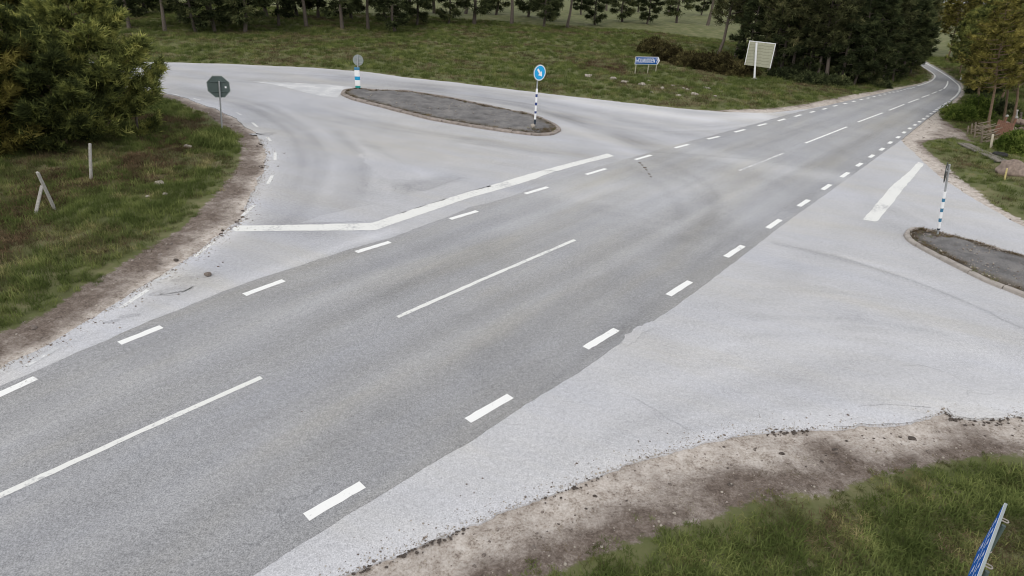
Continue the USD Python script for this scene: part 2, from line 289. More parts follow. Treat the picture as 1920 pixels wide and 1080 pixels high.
# ---------------------------------------------------------------- the plan of the junction (metres, from sight lines to the ground)
def extend(p, n0=0.0, n1=0.0):
    p = np.asarray(p)
    if n0: d = p[0] - p[3]; p = np.vstack([p[0] + d / np.linalg.norm(d) * n0, p])
    if n1: d = p[-1] - p[-4]; p = np.vstack([p, p[-1] + d / np.linalg.norm(d) * n1])
    return p
ML_PX = [(0, 725), (160, 655), (330, 582), (470, 527), (600, 486), (687, 458), (740, 443), (810, 417), (850, 403), (883, 388), (933, 377), (960, 367), (1027, 342), (1095, 320), (1180, 297), (1247, 277), (1335, 254), (1435, 227), (1480, 214), (1507, 207.5), (1540, 200), (1600, 186.5), (1640, 177.5), (1680, 168.5), (1717, 160), (1733, 155), (1744, 151), (1751, 146.5), (1752.5, 142), (1748, 136.5), (1740, 131), (1729, 124.5), (1720.5, 118), (1716, 111), (1710, 104), (1695, 96), (1660, 88)]
MR_PX = [(470, 1083), (487, 1067), (580, 1010), (667, 957), (780, 887), (897, 820), (963, 773), (1027, 733), (1100, 690), (1160, 645), (1270, 572), (1390, 482), (1460, 427), (1530, 377), (1600, 327), (1690, 262), (1705, 250), (1722, 236), (1740, 222), (1757, 209), (1775, 196), (1786, 189), (1796, 181), (1802, 173), (1803, 164), (1800, 157), (1792, 150.5), (1781, 142.5), (1766, 133), (1751, 124), (1736, 116), (1724, 110), (1712, 102), (1695, 92), (1660, 82)]
ml = extend(smooth_line(flat(ML_PX), 0.25, 2), 25, 20); mr = extend(smooth_line(flat(MR_PX), 0.25, 2), 12, 20)
mlr = np.vstack([ml[:1], ragged(ml[1:-1], 0.035, 0.5, 11), ml[-1:]]); mrr = np.vstack([mr[:1], ragged(mr[1:-1], 0.015, 0.3, 13), mr[-1:]])
main_poly = Polygon(np.vstack([mlr, mrr[::-1]])).buffer(0)
if main_poly.geom_type != 'Polygon': main_poly = max(main_poly.geoms, key=lambda g: g.area)

LEFT_EDGE = [(0, 692), (44, 667), (98, 637), (154, 604), (193, 584), (225, 561), (246, 550), (296, 518), (326, 498), (364, 479), (397, 452), (430, 432), (453, 409), (470, 367), (488, 332), (496, 307), (498, 282), (487, 262), (472, 245), (455, 230), (432, 217), (410, 206), (380, 196), (355, 186), (320, 177), (285, 172), (240, 166), (180, 161), (100, 157), (0, 155), (-250, 160)]
FAR_EDGE = [(-250, 125), (0, 117), (150, 115.5), (252, 116), (320, 117), (432, 120), (520, 124), (595, 127.5), (695, 135.5), (760, 145), (840, 153), (940, 165.5), (1060, 180), (1160, 191), (1260, 202), (1360, 210), (1435, 211.5), (1490, 207), (1523, 202.5), (1545, 198.5)]
le = smooth_line(flat(LEFT_EDGE), 0.3, 3); le0 = extend(le, 18, 0)
le0 = np.vstack([le0[:1], ragged(le0[1:], 0.10, 0.9, 21)])
fe = ragged(smooth_line(flat(FAR_EDGE), 0.3, 4), 0.06, 0.8, 22)
mid = (resample(ml, 1.0)[:, None], )
mid = np.array([(a + b) / 2 for a, b in zip(resample(ml, 0.5)[np.linspace(0, len(resample(ml, 0.5)) - 1, 60).astype(int)], resample(mr, 0.5)[np.linspace(0, len(resample(mr, 0.5)) - 1, 60).astype(int)])])
def near_part(line, p_to):
    line = np.asarray(line); k = np.argmin(np.linalg.norm(line - p_to, axis=1)); return line[:k + 1]
def inset(line, d):
    t = np.gradient(line, axis=0); n = np.stack([-t[:, 1], t[:, 0]], 1); n /= np.linalg.norm(n, axis=1, keepdims=True) + 1e-9; return line + n * d
ml_in = inset(near_part(ml, fe[-1]), -0.8)                                    # under the main road
side_poly = Polygon(np.vstack([le0, fe, ml_in[::-1]])).buffer(0)
if side_poly.geom_type != 'Polygon': side_poly = max(side_poly.geoms, key=lambda g: g.area)

LOW_EDGE = [(480, 1150), (560, 1115), (610, 1092), (663, 1070), (733, 1047), (813, 1013), (880, 987), (963, 953), (1053, 924), (1117, 893), (1160, 877), (1233, 853), (1300, 837), (1367, 820), (1433, 811), (1483, 807), (1567, 807), (1617, 797), (1645, 798), (1714, 795), (1744, 781), (1774, 770), (1789, 783), (1833, 789), (1881, 785), (1918, 780), (2100, 772), (2300, 770)]
UP_EDGE = [(2300, 640), (2120, 540), (2000, 472), (1920, 426), (1896, 413), (1866, 395), (1826, 372), (1786, 348), (1759, 328), (1734, 306), (1707, 280), (1690, 263)]
low = flat(LOW_EDGE); lowr = ragged(low, 0.035, 0.22, 31, 0.05); up = ragged(smooth_line(flat(UP_EDGE), 0.3, 2), 0.05, 0.6, 32)
mr_in = inset(mr[np.argmin(np.linalg.norm(mr - low[0], axis=1)):np.argmin(np.linalg.norm(mr - up[-1], axis=1)) + 1], 0.8)
if len(mr_in) < 3: raise RuntimeError('main road edge')
access_poly = Polygon(np.vstack([mr_in[::-1][::1], lowr, up])).buffer(0)
if access_poly.geom_type != 'Polygon': access_poly = max(access_poly.geoms, key=lambda g: g.area)
paved = sops.unary_union([main_poly, side_poly, access_poly]).buffer(0.02)

# gravel shoulders
GRAVEL_LEFT = LEFT_EDGE[:26] + [(282, 176), (315, 186), (345, 199), (380, 211), (410, 231), (432, 240), (445, 258), (452, 280), (447, 312), (425, 342), (390, 382), (356, 415), (326, 438), (302, 453), (273, 470), (246, 489), (207, 515), (166, 533), (136, 554), (104, 578), (59, 605), (21, 620), (0, 634), (-300, 770), (-300, 850)]
GRAVEL_LOW = LOW_EDGE + [(2300, 845), (1918, 855), (1849, 859), (1786, 866), (1723, 881), (1676, 889), (1641, 896), (1597, 915), (1567, 933), (1483, 934), (1400, 952), (1317, 981), (1233, 1005), (1167, 1028), (1100, 1051), (1033, 1076), (930, 1110), (700, 1180)]
GRAVEL_UP = [(1690, 263), (1707, 280), (1734, 306), (1759, 328), (1786, 348), (1826, 372), (1866, 395), (1896, 413), (1920, 426), (2000, 472), (2300, 640), (2300, 600), (2000, 455), (1920, 413), (1866, 385), (1835, 361), (1807, 340), (1789, 326), (1777, 315), (1758, 298), (1740, 284), (1728, 270), (1740, 265), (1762, 262), (1784, 261.5), (1804, 266), (1829, 274), (1823, 267), (1807, 251), (1789, 239), (1770, 226), (1759, 214), (1778, 200), (1790, 193), (1803, 183), (1810, 172), (1806, 165), (1796, 182), (1775, 197), (1740, 224), (1705, 252)]
GRAVEL_FAR = [(1330, 207), (1435, 212), (1490, 207), (1545, 199), (1600, 187), (1640, 178), (1680, 169), (1717, 160), (1735, 155), (1717, 157.5), (1680, 164), (1640, 171), (1600, 178), (1545, 189), (1490, 199), (1430, 205), (1360, 206)]
gravel_polys = [Polygon(flat(g)).buffer(0) for g in (GRAVEL_LEFT, GRAVEL_LOW, GRAVEL_UP, GRAVEL_FAR)]
gravel_poly = sops.unary_union(gravel_polys + [paved.buffer(0.18)])
HEATHER = [[(90, 330), (180, 330), (260, 300), (330, 320), (330, 345), (240, 350), (150, 360), (60, 420), (20, 490), (-40, 500), (-60, 420), (30, 370)], [(255, 225), (330, 225), (370, 260), (340, 290), (290, 290), (255, 260)],
           [(1075, 128), (1115, 128), (1125, 142), (1080, 142)], [(1130, 132), (1170, 132), (1168, 145), (1132, 146)]]
heather_poly = sops.unary_union([Polygon(flat(h)).buffer(0) for h in HEATHER])

# distance to the tarmac on a raster, for the relief of the ground
RX0, RY0, RC = -90.0, -10.0, 0.2
rx, ry = np.arange(RX0, 90, RC), np.arange(RY0, 150, RC)
GX, GY = np.meshgrid(rx, ry)
inside = shapely.contains_xy(paved, GX.ravel(), GY.ravel()).reshape(GX.shape)
DIST = ndimage.distance_transform_edt(~inside) * RC
def dist_paved(x, y):
    x, y = np.asarray(x, float), np.asarray(y, float)
    return ndimage.map_coordinates(DIST, [np.atleast_1d((y - RY0) / RC), np.atleast_1d((x - RX0) / RC)], order=1, mode='nearest').reshape(x.shape)
def sstep(a, b, x): t = np.clip((x - a) / (b - a), 0, 1); return t * t * (3 - 2 * t)
def terrain(x, y):
    x, y = np.asarray(x, float), np.asarray(y, float)
    d = dist_paved(x, y)
    q = np.stack([x, y, 0 * x], -1)
    rough = (meshkit.noise(q * 0.9, 1) - 0.5) * 0.16 + (meshkit.noise(q * 3.1, 2) - 0.5) * 0.06 + (meshkit.noise(q * 0.22, 3) - 0.5) * 0.4 * sstep(2, 8, d)
    return -0.035 + 0.06 * sstep(0.0, 1.2, d) + 0.035 * np.minimum(np.maximum(d - 0.8, 0), 35) + rough * sstep(0.25, 2.0, d) + (meshkit.noise(q * 9, 4) - 0.5) * 0.035 * sstep(0.02, 0.4, d)
def at(px, py, lift=0.0):
    """the point of the ground seen along a sight line"""
    z = 0.0
    for _ in range(30):
        p = plane(px, py, z); z = 0.6 * z + 0.4 * float(terrain(p[0], p[1]))
    return np.array([p[0], p[1], z + lift])
def ground_z(x, y): return float(terrain(x, y))

# ---------------------------------------------------------------- ground
def axis_steps(breaks):
    out = []
    for a, b, s in breaks: out += list(np.arange(a, b - 1e-6, s))
    return np.array(out + [breaks[-1][1]])
xs = axis_steps([(-600, -100, 50), (-100, -45, 5), (-45, -22, 0.8), (-22, -3, 0.22), (-3, 9.5, 0.09), (9.5, 30, 0.25), (30, 50, 0.6), (50, 100, 5), (100, 600, 50)])
ys = axis_steps([(-200, 0, 40), (0, 4.5, 0.5), (4.5, 9.5, 0.09), (9.5, 40, 0.25), (40, 80, 0.5), (80, 130, 5), (130, 800, 67)])
XX, YY = np.meshgrid(xs, ys); flatx, flaty = XX.ravel(), YY.ravel()
ZZ = terrain(flatx, flaty)
def signed(poly, x, y, reach):
    sd = np.full(len(x), reach, float); b = poly.bounds
    k = np.nonzero((x > b[0] - reach) & (x < b[2] + reach) & (y > b[1] - reach) & (y < b[3] + reach))[0]
    pts = shapely.points(x[k], y[k]); shapely.prepare(poly)
    inn = shapely.contains_xy(poly, x[k], y[k]); sd[k] = np.where(inn, -shapely.distance(pts, poly.boundary), shapely.distance(pts, poly))
    return sd
sg = signed(gravel_poly, flatx, flaty, 2.0); sh = signed(heather_poly, flatx, flaty, 2.0)
gravel_v = np.clip(0.5 - sg / 0.5, 0, 1); heather_v = np.clip(0.5 - sh / 1.2, 0, 1) * 0.7
dp = dist_paved(flatx, flaty)
roadside_v = np.clip(1.0 - dp / 1.3, 0, 1) * np.where((flatx < 0) & (flaty > 9), 0.45, 1.0)
depth = -sg; left_ = (flatx < 0) & (flaty > 9)
lum = meshkit.noise(np.c_[flatx, flaty, 0 * flatx] * np.array([1.1, 1.1, 1]), 15) - 0.5
roadside_v = np.where(left_, 0.10 + 0.55 * np.exp(-((depth - 1.05 - 0.3 * lum) / 0.28) ** 2) + 0.5 * np.exp(-(dp / 0.25) ** 2), 0.95 * sstep(1.25, 0.15, dp + 0.7 * lum)) - 0.4 * sstep(0.5, 0.0, depth)
roadside_v = np.clip(roadside_v + 0.45 * (flatx > 13) * (flatx < 40), 0, 1)
nx, ny = len(xs), len(ys)
idx = np.arange(nx * ny).reshape(ny, nx)
quads = np.stack([idx[:-1, :-1], idx[:-1, 1:], idx[1:, 1:], idx[1:, :-1]], -1).reshape(-1, 4)
cx, cy = flatx[quads].mean(1), flaty[quads].mean(1)
hidden = shapely.contains_xy(paved.buffer(-0.7), cx, cy)
is_gravel = (gravel_v[quads].mean(1) > 0.5)
V = np.stack([flatx, flaty, ZZ], 1)
def submesh(sel):
    q = quads[sel]; u, inv = np.unique(q, return_inverse=True); return (V[u], inv.reshape(-1, 4)), u
for nm, sel in (('ground', ~is_gravel), ('gravel_shoulder', is_gravel & ~hidden)):
    me, u = submesh(sel)
    obj(nm, me, 'ground_look', None, True, {'gravel': gravel_v[u], 'roadside': roadside_v[u], 'heather': heather_v[u]}, kind='structure',
        label='grassy ground with heather round the junction' if nm == 'ground' else 'bare dirt and gravel shoulders along the tarmac edges')

# ---------------------------------------------------------------- roads
def sheet(poly, cell, z, skirt=0.05):
    """a flat sheet of small cells with the polygon's own edge and a skirt"""
    b = poly.bounds; gx = np.arange(b[0], b[2] + cell, cell); gy = np.arange(b[1], b[3] + cell, cell)
    CXs, CYs = np.meshgrid(gx[:-1], gy[:-1]); CXs, CYs = CXs.ravel(), CYs.ravel()
    shapely.prepare(poly); cells = shapely.box(CXs, CYs, CXs + cell, CYs + cell)
    full = shapely.contains(poly, cells); touch = shapely.intersects(poly, cells) & ~full
    P, F, n = [], [], 0
    k = np.nonzero(full)[0]
    q = np.stack([np.stack([CXs[k] + dx, CYs[k] + dy], 1) for dx, dy in ((0, 0), (cell, 0), (cell, cell), (0, cell))], 1).reshape(-1, 2)
    P.append(q); i = np.arange(len(k)) * 4; F.append(np.vstack([np.stack([i, i + 1, i + 2], 1), np.stack([i, i + 2, i + 3], 1)])); n += len(q)
    for g in shapely.intersection(poly, cells[touch]):
        for part in getattr(g, 'geoms', [g]):
            if part.geom_type != 'Polygon' or part.area < 1e-7: continue
            v, f = trimesh.creation.triangulate_polygon(part, engine='earcut')
            P.append(v); F.append(np.asarray(f) + n); n += len(v)
    P = np.vstack(P); F = np.vstack(F)
    key, inv = np.unique(np.round(P, 4), axis=0, return_inverse=True)
    F = inv.ravel()[F]; F = F[(F[:, 0] != F[:, 1]) & (F[:, 1] != F[:, 2]) & (F[:, 0] != F[:, 2])]
    a, bb, c = key[F[:, 0]], key[F[:, 1]], key[F[:, 2]]
    area = (bb[:, 0] - a[:, 0]) * (c[:, 1] - a[:, 1]) - (bb[:, 1] - a[:, 1]) * (c[:, 0] - a[:, 0])
    F[area < 0] = F[area < 0][:, ::-1]
    v = np.c_[key, np.full(len(key), z)]
    if skirt:
        for r in [poly.exterior, *poly.interiors]:
            c = np.array(r.coords)[:-1]; m = len(c); n0 = len(v)
            v = np.vstack([v, np.c_[c, np.full(m, z)], np.c_[c, np.full(m, z - skirt)]]); j = np.arange(m); j2 = (j + 1) % m
            F = np.vstack([F, np.stack([n0 + j, n0 + j2, n0 + m + j2], 1), np.stack([n0 + j, n0 + m + j2, n0 + m + j], 1)])
    return trimesh.Trimesh(v, F, process=False)

def band(pts, lines):
    """sum of amp * bell(distance / width) over polylines (each in sight-line coordinates)"""
    t = np.zeros(len(pts)); sp = shapely.points(pts[:, 0], pts[:, 1])
    for px, w, amp in lines:
        d = shapely.distance(sp, LineString(smooth_line(flat(px), 0.5, 8))); t += amp * np.exp(-(d / w) ** 2)
    return t
def streaks(pts, paths, seed):
    """many narrow faint tyre marks running along each path"""
    t = np.zeros(len(pts)); sp = shapely.points(pts[:, 0], pts[:, 1]); rr = np.random.default_rng(seed)
    for px, n, spread, amp in paths:
        n, amp = int(n * 1.6), amp * 0.5
        base = smooth_line(flat(px), 0.5, 10); tt = np.gradient(base, axis=0); nn = np.stack([-tt[:, 1], tt[:, 0]], 1); nn /= np.linalg.norm(nn, axis=1, keepdims=True); L_ = np.linspace(0, 1, len(base))[:, None]
        for _ in range(n):
            a, b = rr.normal(0, spread, 2); i0 = int(rr.uniform(0, 0.35) * len(base)); i1 = int(rr.uniform(0.65, 1.0) * len(base))
            c = (base + nn * (a * (1 - L_) + b * L_))[i0:max(i1, i0 + 3)]; d = shapely.distance(sp, LineString(c)); w = rr.uniform(0.07, 0.20)
            t += rr.normal(-0.25, 1.0) * amp * np.exp(-(d / w) ** 2)
    return t
def mottled(pts, t, amp=0.5):
    q = np.c_[pts[:, :2], np.zeros(len(pts))]
    return t * (1 - amp + 2 * amp * meshkit.noise(q * np.array([0.5, 0.5, 1]), 71))

Z_SIDE, Z_MAIN, Z_PAINT = 0.0, 0.004, 0.008
side = thing('side_road', None, kind='structure')
m = sheet(side_poly, 0.16, Z_SIDE, 0.06)
vv = np.array(m.vertices)
t = band(vv, [([(0, 135), (300, 137), (520, 152), (640, 160)], 1.3, -0.13), ([(640, 150), (820, 168), (960, 190), (1080, 222), (1180, 262), (1240, 285)], 0.9, -0.30), ([(640, 142), (900, 170), (1100, 205), (1240, 245), (1330, 262)], 0.6, -0.12),
              ([(330, 160), (450, 190), (545, 240), (580, 290), (575, 350), (530, 415)], 0.7, -0.18), ([(420, 170), (540, 205), (640, 255), (680, 310), (660, 380), (600, 430)], 0.7, -0.12),
              ([(560, 200), (720, 240), (880, 262), (1050, 282), (1150, 300)], 0.8, -0.14), ([(520, 190), (600, 240), (630, 300), (610, 360)], 0.4, 0.12),
              ([(1080, 188), (1200, 208), (1330, 226), (1430, 219)], 1.1, 0.42), ([(1060, 235), (1130, 262), (1180, 285)], 0.5, 0.16), ([(500, 270), (512, 320), (470, 400), (330, 510), (180, 610)], 0.35, 0.20),
              ([(690, 292), (740, 312), (790, 330)], 0.5, 0.16), ([(770, 350), (850, 332)], 0.5, -0.22), ([(300, 540), (450, 470), (560, 440)], 0.9, -0.06), ([(0, 715), (330, 572), (600, 475), (740, 430)], 0.22, 0.18), ([(960, 355), (1100, 312)], 0.3, -0.12)])
t = t + streaks(vv, [([(300, 140), (520, 155), (800, 172), (1000, 200), (1160, 250), (1260, 290)], 26, 0.8, 0.085), ([(320, 165), (480, 195), (570, 245), (600, 300), (580, 370), (500, 450)], 22, 0.9, 0.085), ([(560, 205), (760, 250), (940, 275), (1130, 300)], 16, 0.9, 0.08), ([(620, 240), (700, 300), (720, 360), (660, 430)], 12, 0.8, 0.06), ([(1050, 215), (1200, 240), (1340, 240), (1450, 222)], 14, 0.7, 0.08), ([(250, 128), (600, 142), (900, 170), (1150, 203)], 10, 0.5, 0.06)], 5)
obj('road_surface', m, 'side_asphalt', side, False, {'tone': 0.50 + 0.8 * mottled(vv, t) + 0.16 * np.exp(-(shapely.distance(shapely.points(vv[:, :2]), LineString(fe)) / 0.6) ** 2) + 0.10 * np.exp(-(shapely.distance(shapely.points(vv[:, :2]), LineString(le)) / 0.4) ** 2)})
main = thing('main_road', None, kind='structure')
m = sheet(main_poly.intersection(box(-60, -20, 70, 105)), 0.2, Z_MAIN, 0.05); vv = np.array(m.vertices)
dl = shapely.distance(shapely.points(vv[:, :2]), LineString(ml)); dr = shapely.distance(shapely.points(vv[:, :2]), LineString(mr)); lat = dl / (dl + dr + 1e-6)
t = -0.10 * np.exp(-((lat - 0.80) / 0.06) ** 2) - 0.06 * np.exp(-((lat - 0.62) / 0.05) ** 2) - 0.05 * np.exp(-((lat - 0.36) / 0.05) ** 2) - 0.03 * np.exp(-((lat - 0.17) / 0.05) ** 2) + 0.06 * np.exp(-((lat - 0.70) / 0.04) ** 2) + 0.08 * np.exp(-((lat - 0.25) / 0.06) ** 2) - 0.12 * sstep(0.85, 0.97, lat) - 0.05 * sstep(0.10, 0.0, lat)
t = mottled(vv, t, 0.35) + mottled(vv, band(vv, [([(1090, 350), (1200, 360), (1340, 350), (1430, 400)], 2.0, 0.12), ([(1200, 250), (1330, 292), (1480, 320), (1640, 345)], 0.9, 0.34), ([(1050, 400), (1200, 350), (1320, 320)], 3.5, 0.11), ([(1230, 300), (1330, 340), (1350, 400), (1280, 450)], 0.25, -0.12), ([(1180, 310), (1260, 360), (1290, 430), (1230, 480)], 0.25, -0.10), ([(1000, 370), (1150, 380), (1300, 430)], 0.7, 0.12),
         ([(200, 700), (500, 590), (700, 520)], 0.5, 0.08), ([(300, 960), (600, 790), (900, 640)], 0.5, 0.06), ([(1400, 290), (1600, 235), (1740, 180)], 2.5, 0.08)]))
t = t + streaks(vv, [([(1130, 300), (1280, 330), (1350, 390), (1300, 470), (1200, 540)], 16, 0.5, 0.06), ([(1190, 290), (1400, 300), (1620, 330)], 12, 0.6, 0.06), ([(1000, 380), (1200, 400), (1420, 440)], 14, 0.9, 0.05), ([(100, 800), (500, 620), (900, 440), (1250, 320), (1600, 210)], 18, 1.2, 0.05), ([(300, 1000), (700, 780), (1100, 560), (1400, 380), (1700, 220)], 18, 1.2, 0.05)], 7)
obj('road_surface', m, 'main_asphalt', main, False, {'tone': 0.345 + 0.85 * t + 0.07 * sstep(12, 22, vv[:, 1])})
access = thing('access_road', None, kind='structure')
m = sheet(access_poly, 0.13, Z_SIDE, 0.06); vv = np.array(m.vertices)
t = band(vv, [([(1450, 455), (1640, 500), (1800, 560), (1920, 615)], 0.14, -0.20), ([(1640, 425), (1560, 470), (1420, 540), (1250, 620)], 0.8, -0.08), ([(1300, 640), (1500, 620), (1750, 650), (1920, 700)], 0.7, 0.10), ([(1600, 330), (1680, 420), (1720, 500), (1900, 590)], 0.6, -0.10), ([(800, 900), (1100, 770), (1400, 690)], 0.5, 0.08), ([(1600, 600), (1800, 590), (1920, 640)], 0.25, -0.08), ([(1500, 790), (1800, 755), (1920, 760)], 0.3, 0.14), ([(1680, 300), (1760, 350), (1920, 450)], 0.6, 0.08)])
t = t + streaks(vv, [([(1460, 440), (1640, 495), (1800, 555), (1920, 610)], 14, 0.5, 0.075), ([(1250, 640), (1450, 600), (1700, 610), (1920, 660)], 18, 0.8, 0.07), ([(900, 900), (1150, 780), (1450, 720), (1750, 700), (1920, 700)], 16, 0.7, 0.06), ([(1600, 340), (1720, 400), (1800, 440), (1920, 490)], 14, 0.7, 0.065), ([(1330, 560), (1500, 540), (1680, 560), (1900, 640)], 14, 0.5, 0.06)], 6)
obj('road_surface', m, 'side_asphalt', access, False, {'tone': 0.57 + 0.7 * mottled(vv, t) + 0.16 * np.exp(-(shapely.distance(shapely.points(vv[:, :2]), LineString(low)) / 0.45) ** 2)})

def stripe(pts, w, z, seed=0, worn=0.004):
    """a painted stripe w wide along a line on the ground, its edge a little uneven"""
    p = resample(pts, 0.12) if np.linalg.norm(np.diff(pts, axis=0), axis=1).sum() > 0.3 else np.asarray(pts, float)
    t = np.gradient(p, axis=0); n = np.stack([-t[:, 1], t[:, 0]], 1); n /= np.linalg.norm(n, axis=1, keepdims=True)
    r = np.random.default_rng(seed); wl = w / 2 + r.normal(0, worn, len(p)); wr = w / 2 + r.normal(0, worn, len(p))
    a, b = p + n * wl[:, None], p - n * wr[:, None]; k = len(p)
    v = np.vstack([np.c_[a, np.full(k, z)], np.c_[b, np.full(k, z)]]); i = np.arange(k - 1)
    return trimesh.Trimesh(v, np.vstack([np.stack([i, k + i, k + i + 1], 1), np.stack([i, k + i + 1, i + 1], 1)]), process=False)

# dashes of the main road's edges and centre
L_ENDS = [((-60, 768), (67, 709)), ((224, 644), (303, 613)), ((458, 553), (532, 526)), ((668, 473), (731, 454)), ((844, 411), (895, 396)), ((985, 363.5), (1027, 351)), ((1099, 327.5), (1136, 316.5)), ((1191, 299.5), (1221, 291)), ((1265.5, 277.5), (1290.5, 271)), ((1326.5, 261), (1348.5, 256)), ((1377.5, 248), (1396.5, 243)), ((1421, 236), (1437, 232)), ((1458.5, 227), (1472, 223)), ((1490, 218.7), (1502, 215.3))]
L_MID = [(1523, 210), (1546, 204.3), (1566, 198.5), (1584.5, 194.3), (1600.7, 190.3), (1615, 186.8), (1628, 184), (1639, 181), (1649.7, 178.5), (1659, 176.5), (1668, 174.3), (1675, 172.7), (1683, 171), (1689.5, 169.5), (1696, 168), (1702, 166.7), (1707.5, 165.5), (1713, 164)]
R_ENDS = [((574, 970), (680, 909)), ((877, 789), (957, 743)), ((1098, 653), (1156, 618)), ((1253, 554), (1294, 528)), ((1361, 482), (1393, 461)), ((1439.5, 428), (1463, 412)), ((1497.5, 387), (1516, 375)), ((1542, 356), (1557, 346)), ((1577.5, 332.5), (1590.5, 323.5))]
R_MID = [(1611, 309), (1634, 293), (1653.6, 280), (1669, 267.6), (1684, 257.5), (1695, 248.5), (1706, 241), (1715.5, 234.5), (1724, 228.4), (1732, 223), (1739, 218), (1745.6, 213.4), (1751.5, 209.4), (1756, 205.6), (1760.5, 202.7), (1765, 199.5), (1768.7, 196.8), (1772.5, 194.4), (1776, 192), (1779, 190)]
k = 0
def dash_from_mids(mids, length_of):
    w = flat(mids); t = np.gradient(w, axis=0); ln = np.linalg.norm(t, axis=1, keepdims=True); t /= ln
    return [np.array([c - d * l * length_of / 2, c + d * l * length_of / 2]) for c, d, l in zip(w, t, ln.ravel())]
for e in [flat(e) for e in L_ENDS] + dash_from_mids(L_MID, 0.36) + [flat(e) for e in R_ENDS] + dash_from_mids(R_MID, 0.36):
    k += 1; obj('edge_dash', stripe(e, 0.17 if k < 40 else 0.17, Z_PAINT, k), 'paint_fresh', main)
for i, e in enumerate([[(-120, 990), (0, 930), (250, 815), (490, 708)], [(745, 595), (910, 522), (1078, 450)], [(1386, 320), (1430, 303), (1470, 287)], [(1510, 268.5), (1550, 253), (1588, 238)], [(1608.5, 229), (1655, 211.7)], [(1667, 207), (1695.3, 195.8)], [(1703, 192.7), (1722.7, 185.5)], [(1728.3, 182.8), (1742.8, 177.8)], [(1747.5, 175.6), (1756.6, 172)], [(1760.7, 170.5), (1766.5, 168)], [(1769.5, 166.6), (1774, 162), (1776.5, 157), (1777, 152)]]):
    obj('centre_dash', stripe(flat(e), 0.115, Z_PAINT, 100 + i), 'paint_worn' if i in (2,) else ('paint_stop' if i < 2 else 'paint_fresh'), main)
obj('edge_line', stripe(smooth_line(flat([(1720, 161.4), (1734, 157), (1745, 152.7), (1752, 146.8), (1753.5, 142), (1749, 137), (1741, 131.5), (1730, 125), (1721, 118)]), 0.4, 3), 0.14, Z_PAINT), 'paint_stop', main)
obj('edge_line', stripe(smooth_line(flat([(1782, 188), (1793, 179.5), (1798.7, 171.7), (1799.7, 164.4), (1797, 159), (1789, 152.5), (1779, 144.4), (1764, 135), (1749, 126), (1735, 118), (1723, 112)]), 0.4, 3), 0.14, Z_PAINT), 'paint_stop', main)
# stop lines and worn dashes of the side roads
def patch(px, z, seed=0, amp=0.02):
    g = Polygon(ragged(np.vstack([flat(px), flat(px[:1])]), amp, 0.3, seed, 0.1)).buffer(0); g = max(getattr(g, 'geoms', [g]), key=lambda a: a.area)
    v, f = trimesh.creation.triangulate_polygon(g, engine='earcut'); return trimesh.Trimesh(np.c_[v, np.full(len(v), z)], f, process=False)
obj('stop_line', patch([(436, 430), (441, 423.5), (560, 421.5), (697, 418.5), (780, 390), (900, 353.5), (1000, 324), (1060, 308), (1139, 288), (1152, 292.8), (1100, 305.5), (1030, 325), (1010, 333), (960, 349), (873, 373), (790, 402), (705, 431.5), (560, 433), (440, 434)], 0.004, 5, 0.018), 'paint_stop', side)
obj('stop_line', patch([(1617, 412), (1643, 416), (1669, 388), (1691, 357), (1719, 325), (1732.5, 307), (1722, 303.6), (1707, 319), (1673, 348), (1640, 386)], 0.004, 6, 0.02), 'paint_stop', access)
for i, (a, b, w) in enumerate([((227, 577), (278, 543), 0), ((364.4, 481.5), (400.6, 454), 0), ((292, 527), (320, 515.5), 1), ((49, 687), (108, 652), 1), ((454, 405), (476, 385), 0), ((502.5, 345), (510.5, 329), 0), ((516, 300), (515.5, 286), 0), ((507.5, 264.5), (501, 257.5), 0), ((482.5, 238), (472.5, 229.5), 0), ((452, 215.5), (442, 210), 1), ((420, 206.5), (410, 202), 1), ((376, 187.7), (362.5, 184.7), 0), ((336, 179), (323, 176), 0), ((299.5, 172), (289, 169.5), 0)]):
    obj('edge_dash', stripe(flat([a, b]), 0.11, 0.004, 200 + i), 'paint_ghost' if w else 'paint_dull', side)
obj('worn_nose_marking', patch([(468, 152), (520, 154), (600, 157.5), (668, 164), (650, 168), (641, 172), (634, 183), (600, 180), (560, 170), (520, 160)], 0.004, 8, 0.05), 'paint_ghost', side)
obj('worn_line', stripe(flat([(472, 152.5), (530, 155.5), (600, 158)]), 0.12, 0.008, 9), 'paint_worn', side)
for i, (c, r) in enumerate([((492, 251), (0.55, 0.2)), ((325, 545), (0.42, 0.2)), ((243, 592), (0.2, 0.07)), ((210, 602), (0.16, 0.06)), ((365, 520), (0.5, 0.14))]):
    p = plane(*c)[:2]; th = np.linspace(0, 2 * np.pi, 26)[:-1]; rr = 1 + 0.35 * (meshkit.noise(np.c_[np.cos(th), np.sin(th), th * 0 + i] * 1.7, 50 + i) - 0.5) * 2
    a = 0.55; q = np.stack([np.cos(th) * r[0] * rr, np.sin(th) * r[1] * rr], 1) @ np.array([[math.cos(a), math.sin(a)], [-math.sin(a), math.cos(a)]])
    v, f = trimesh.creation.triangulate_polygon(Polygon(q + p), engine='earcut')
    mm = trimesh.Trimesh(np.c_[v, np.full(len(v), 0.004)], f, process=False)
    obj('pothole_patch', mm, 'side_asphalt', side, False, {'tone': np.full(len(v), 0.40 if i else 0.3)})

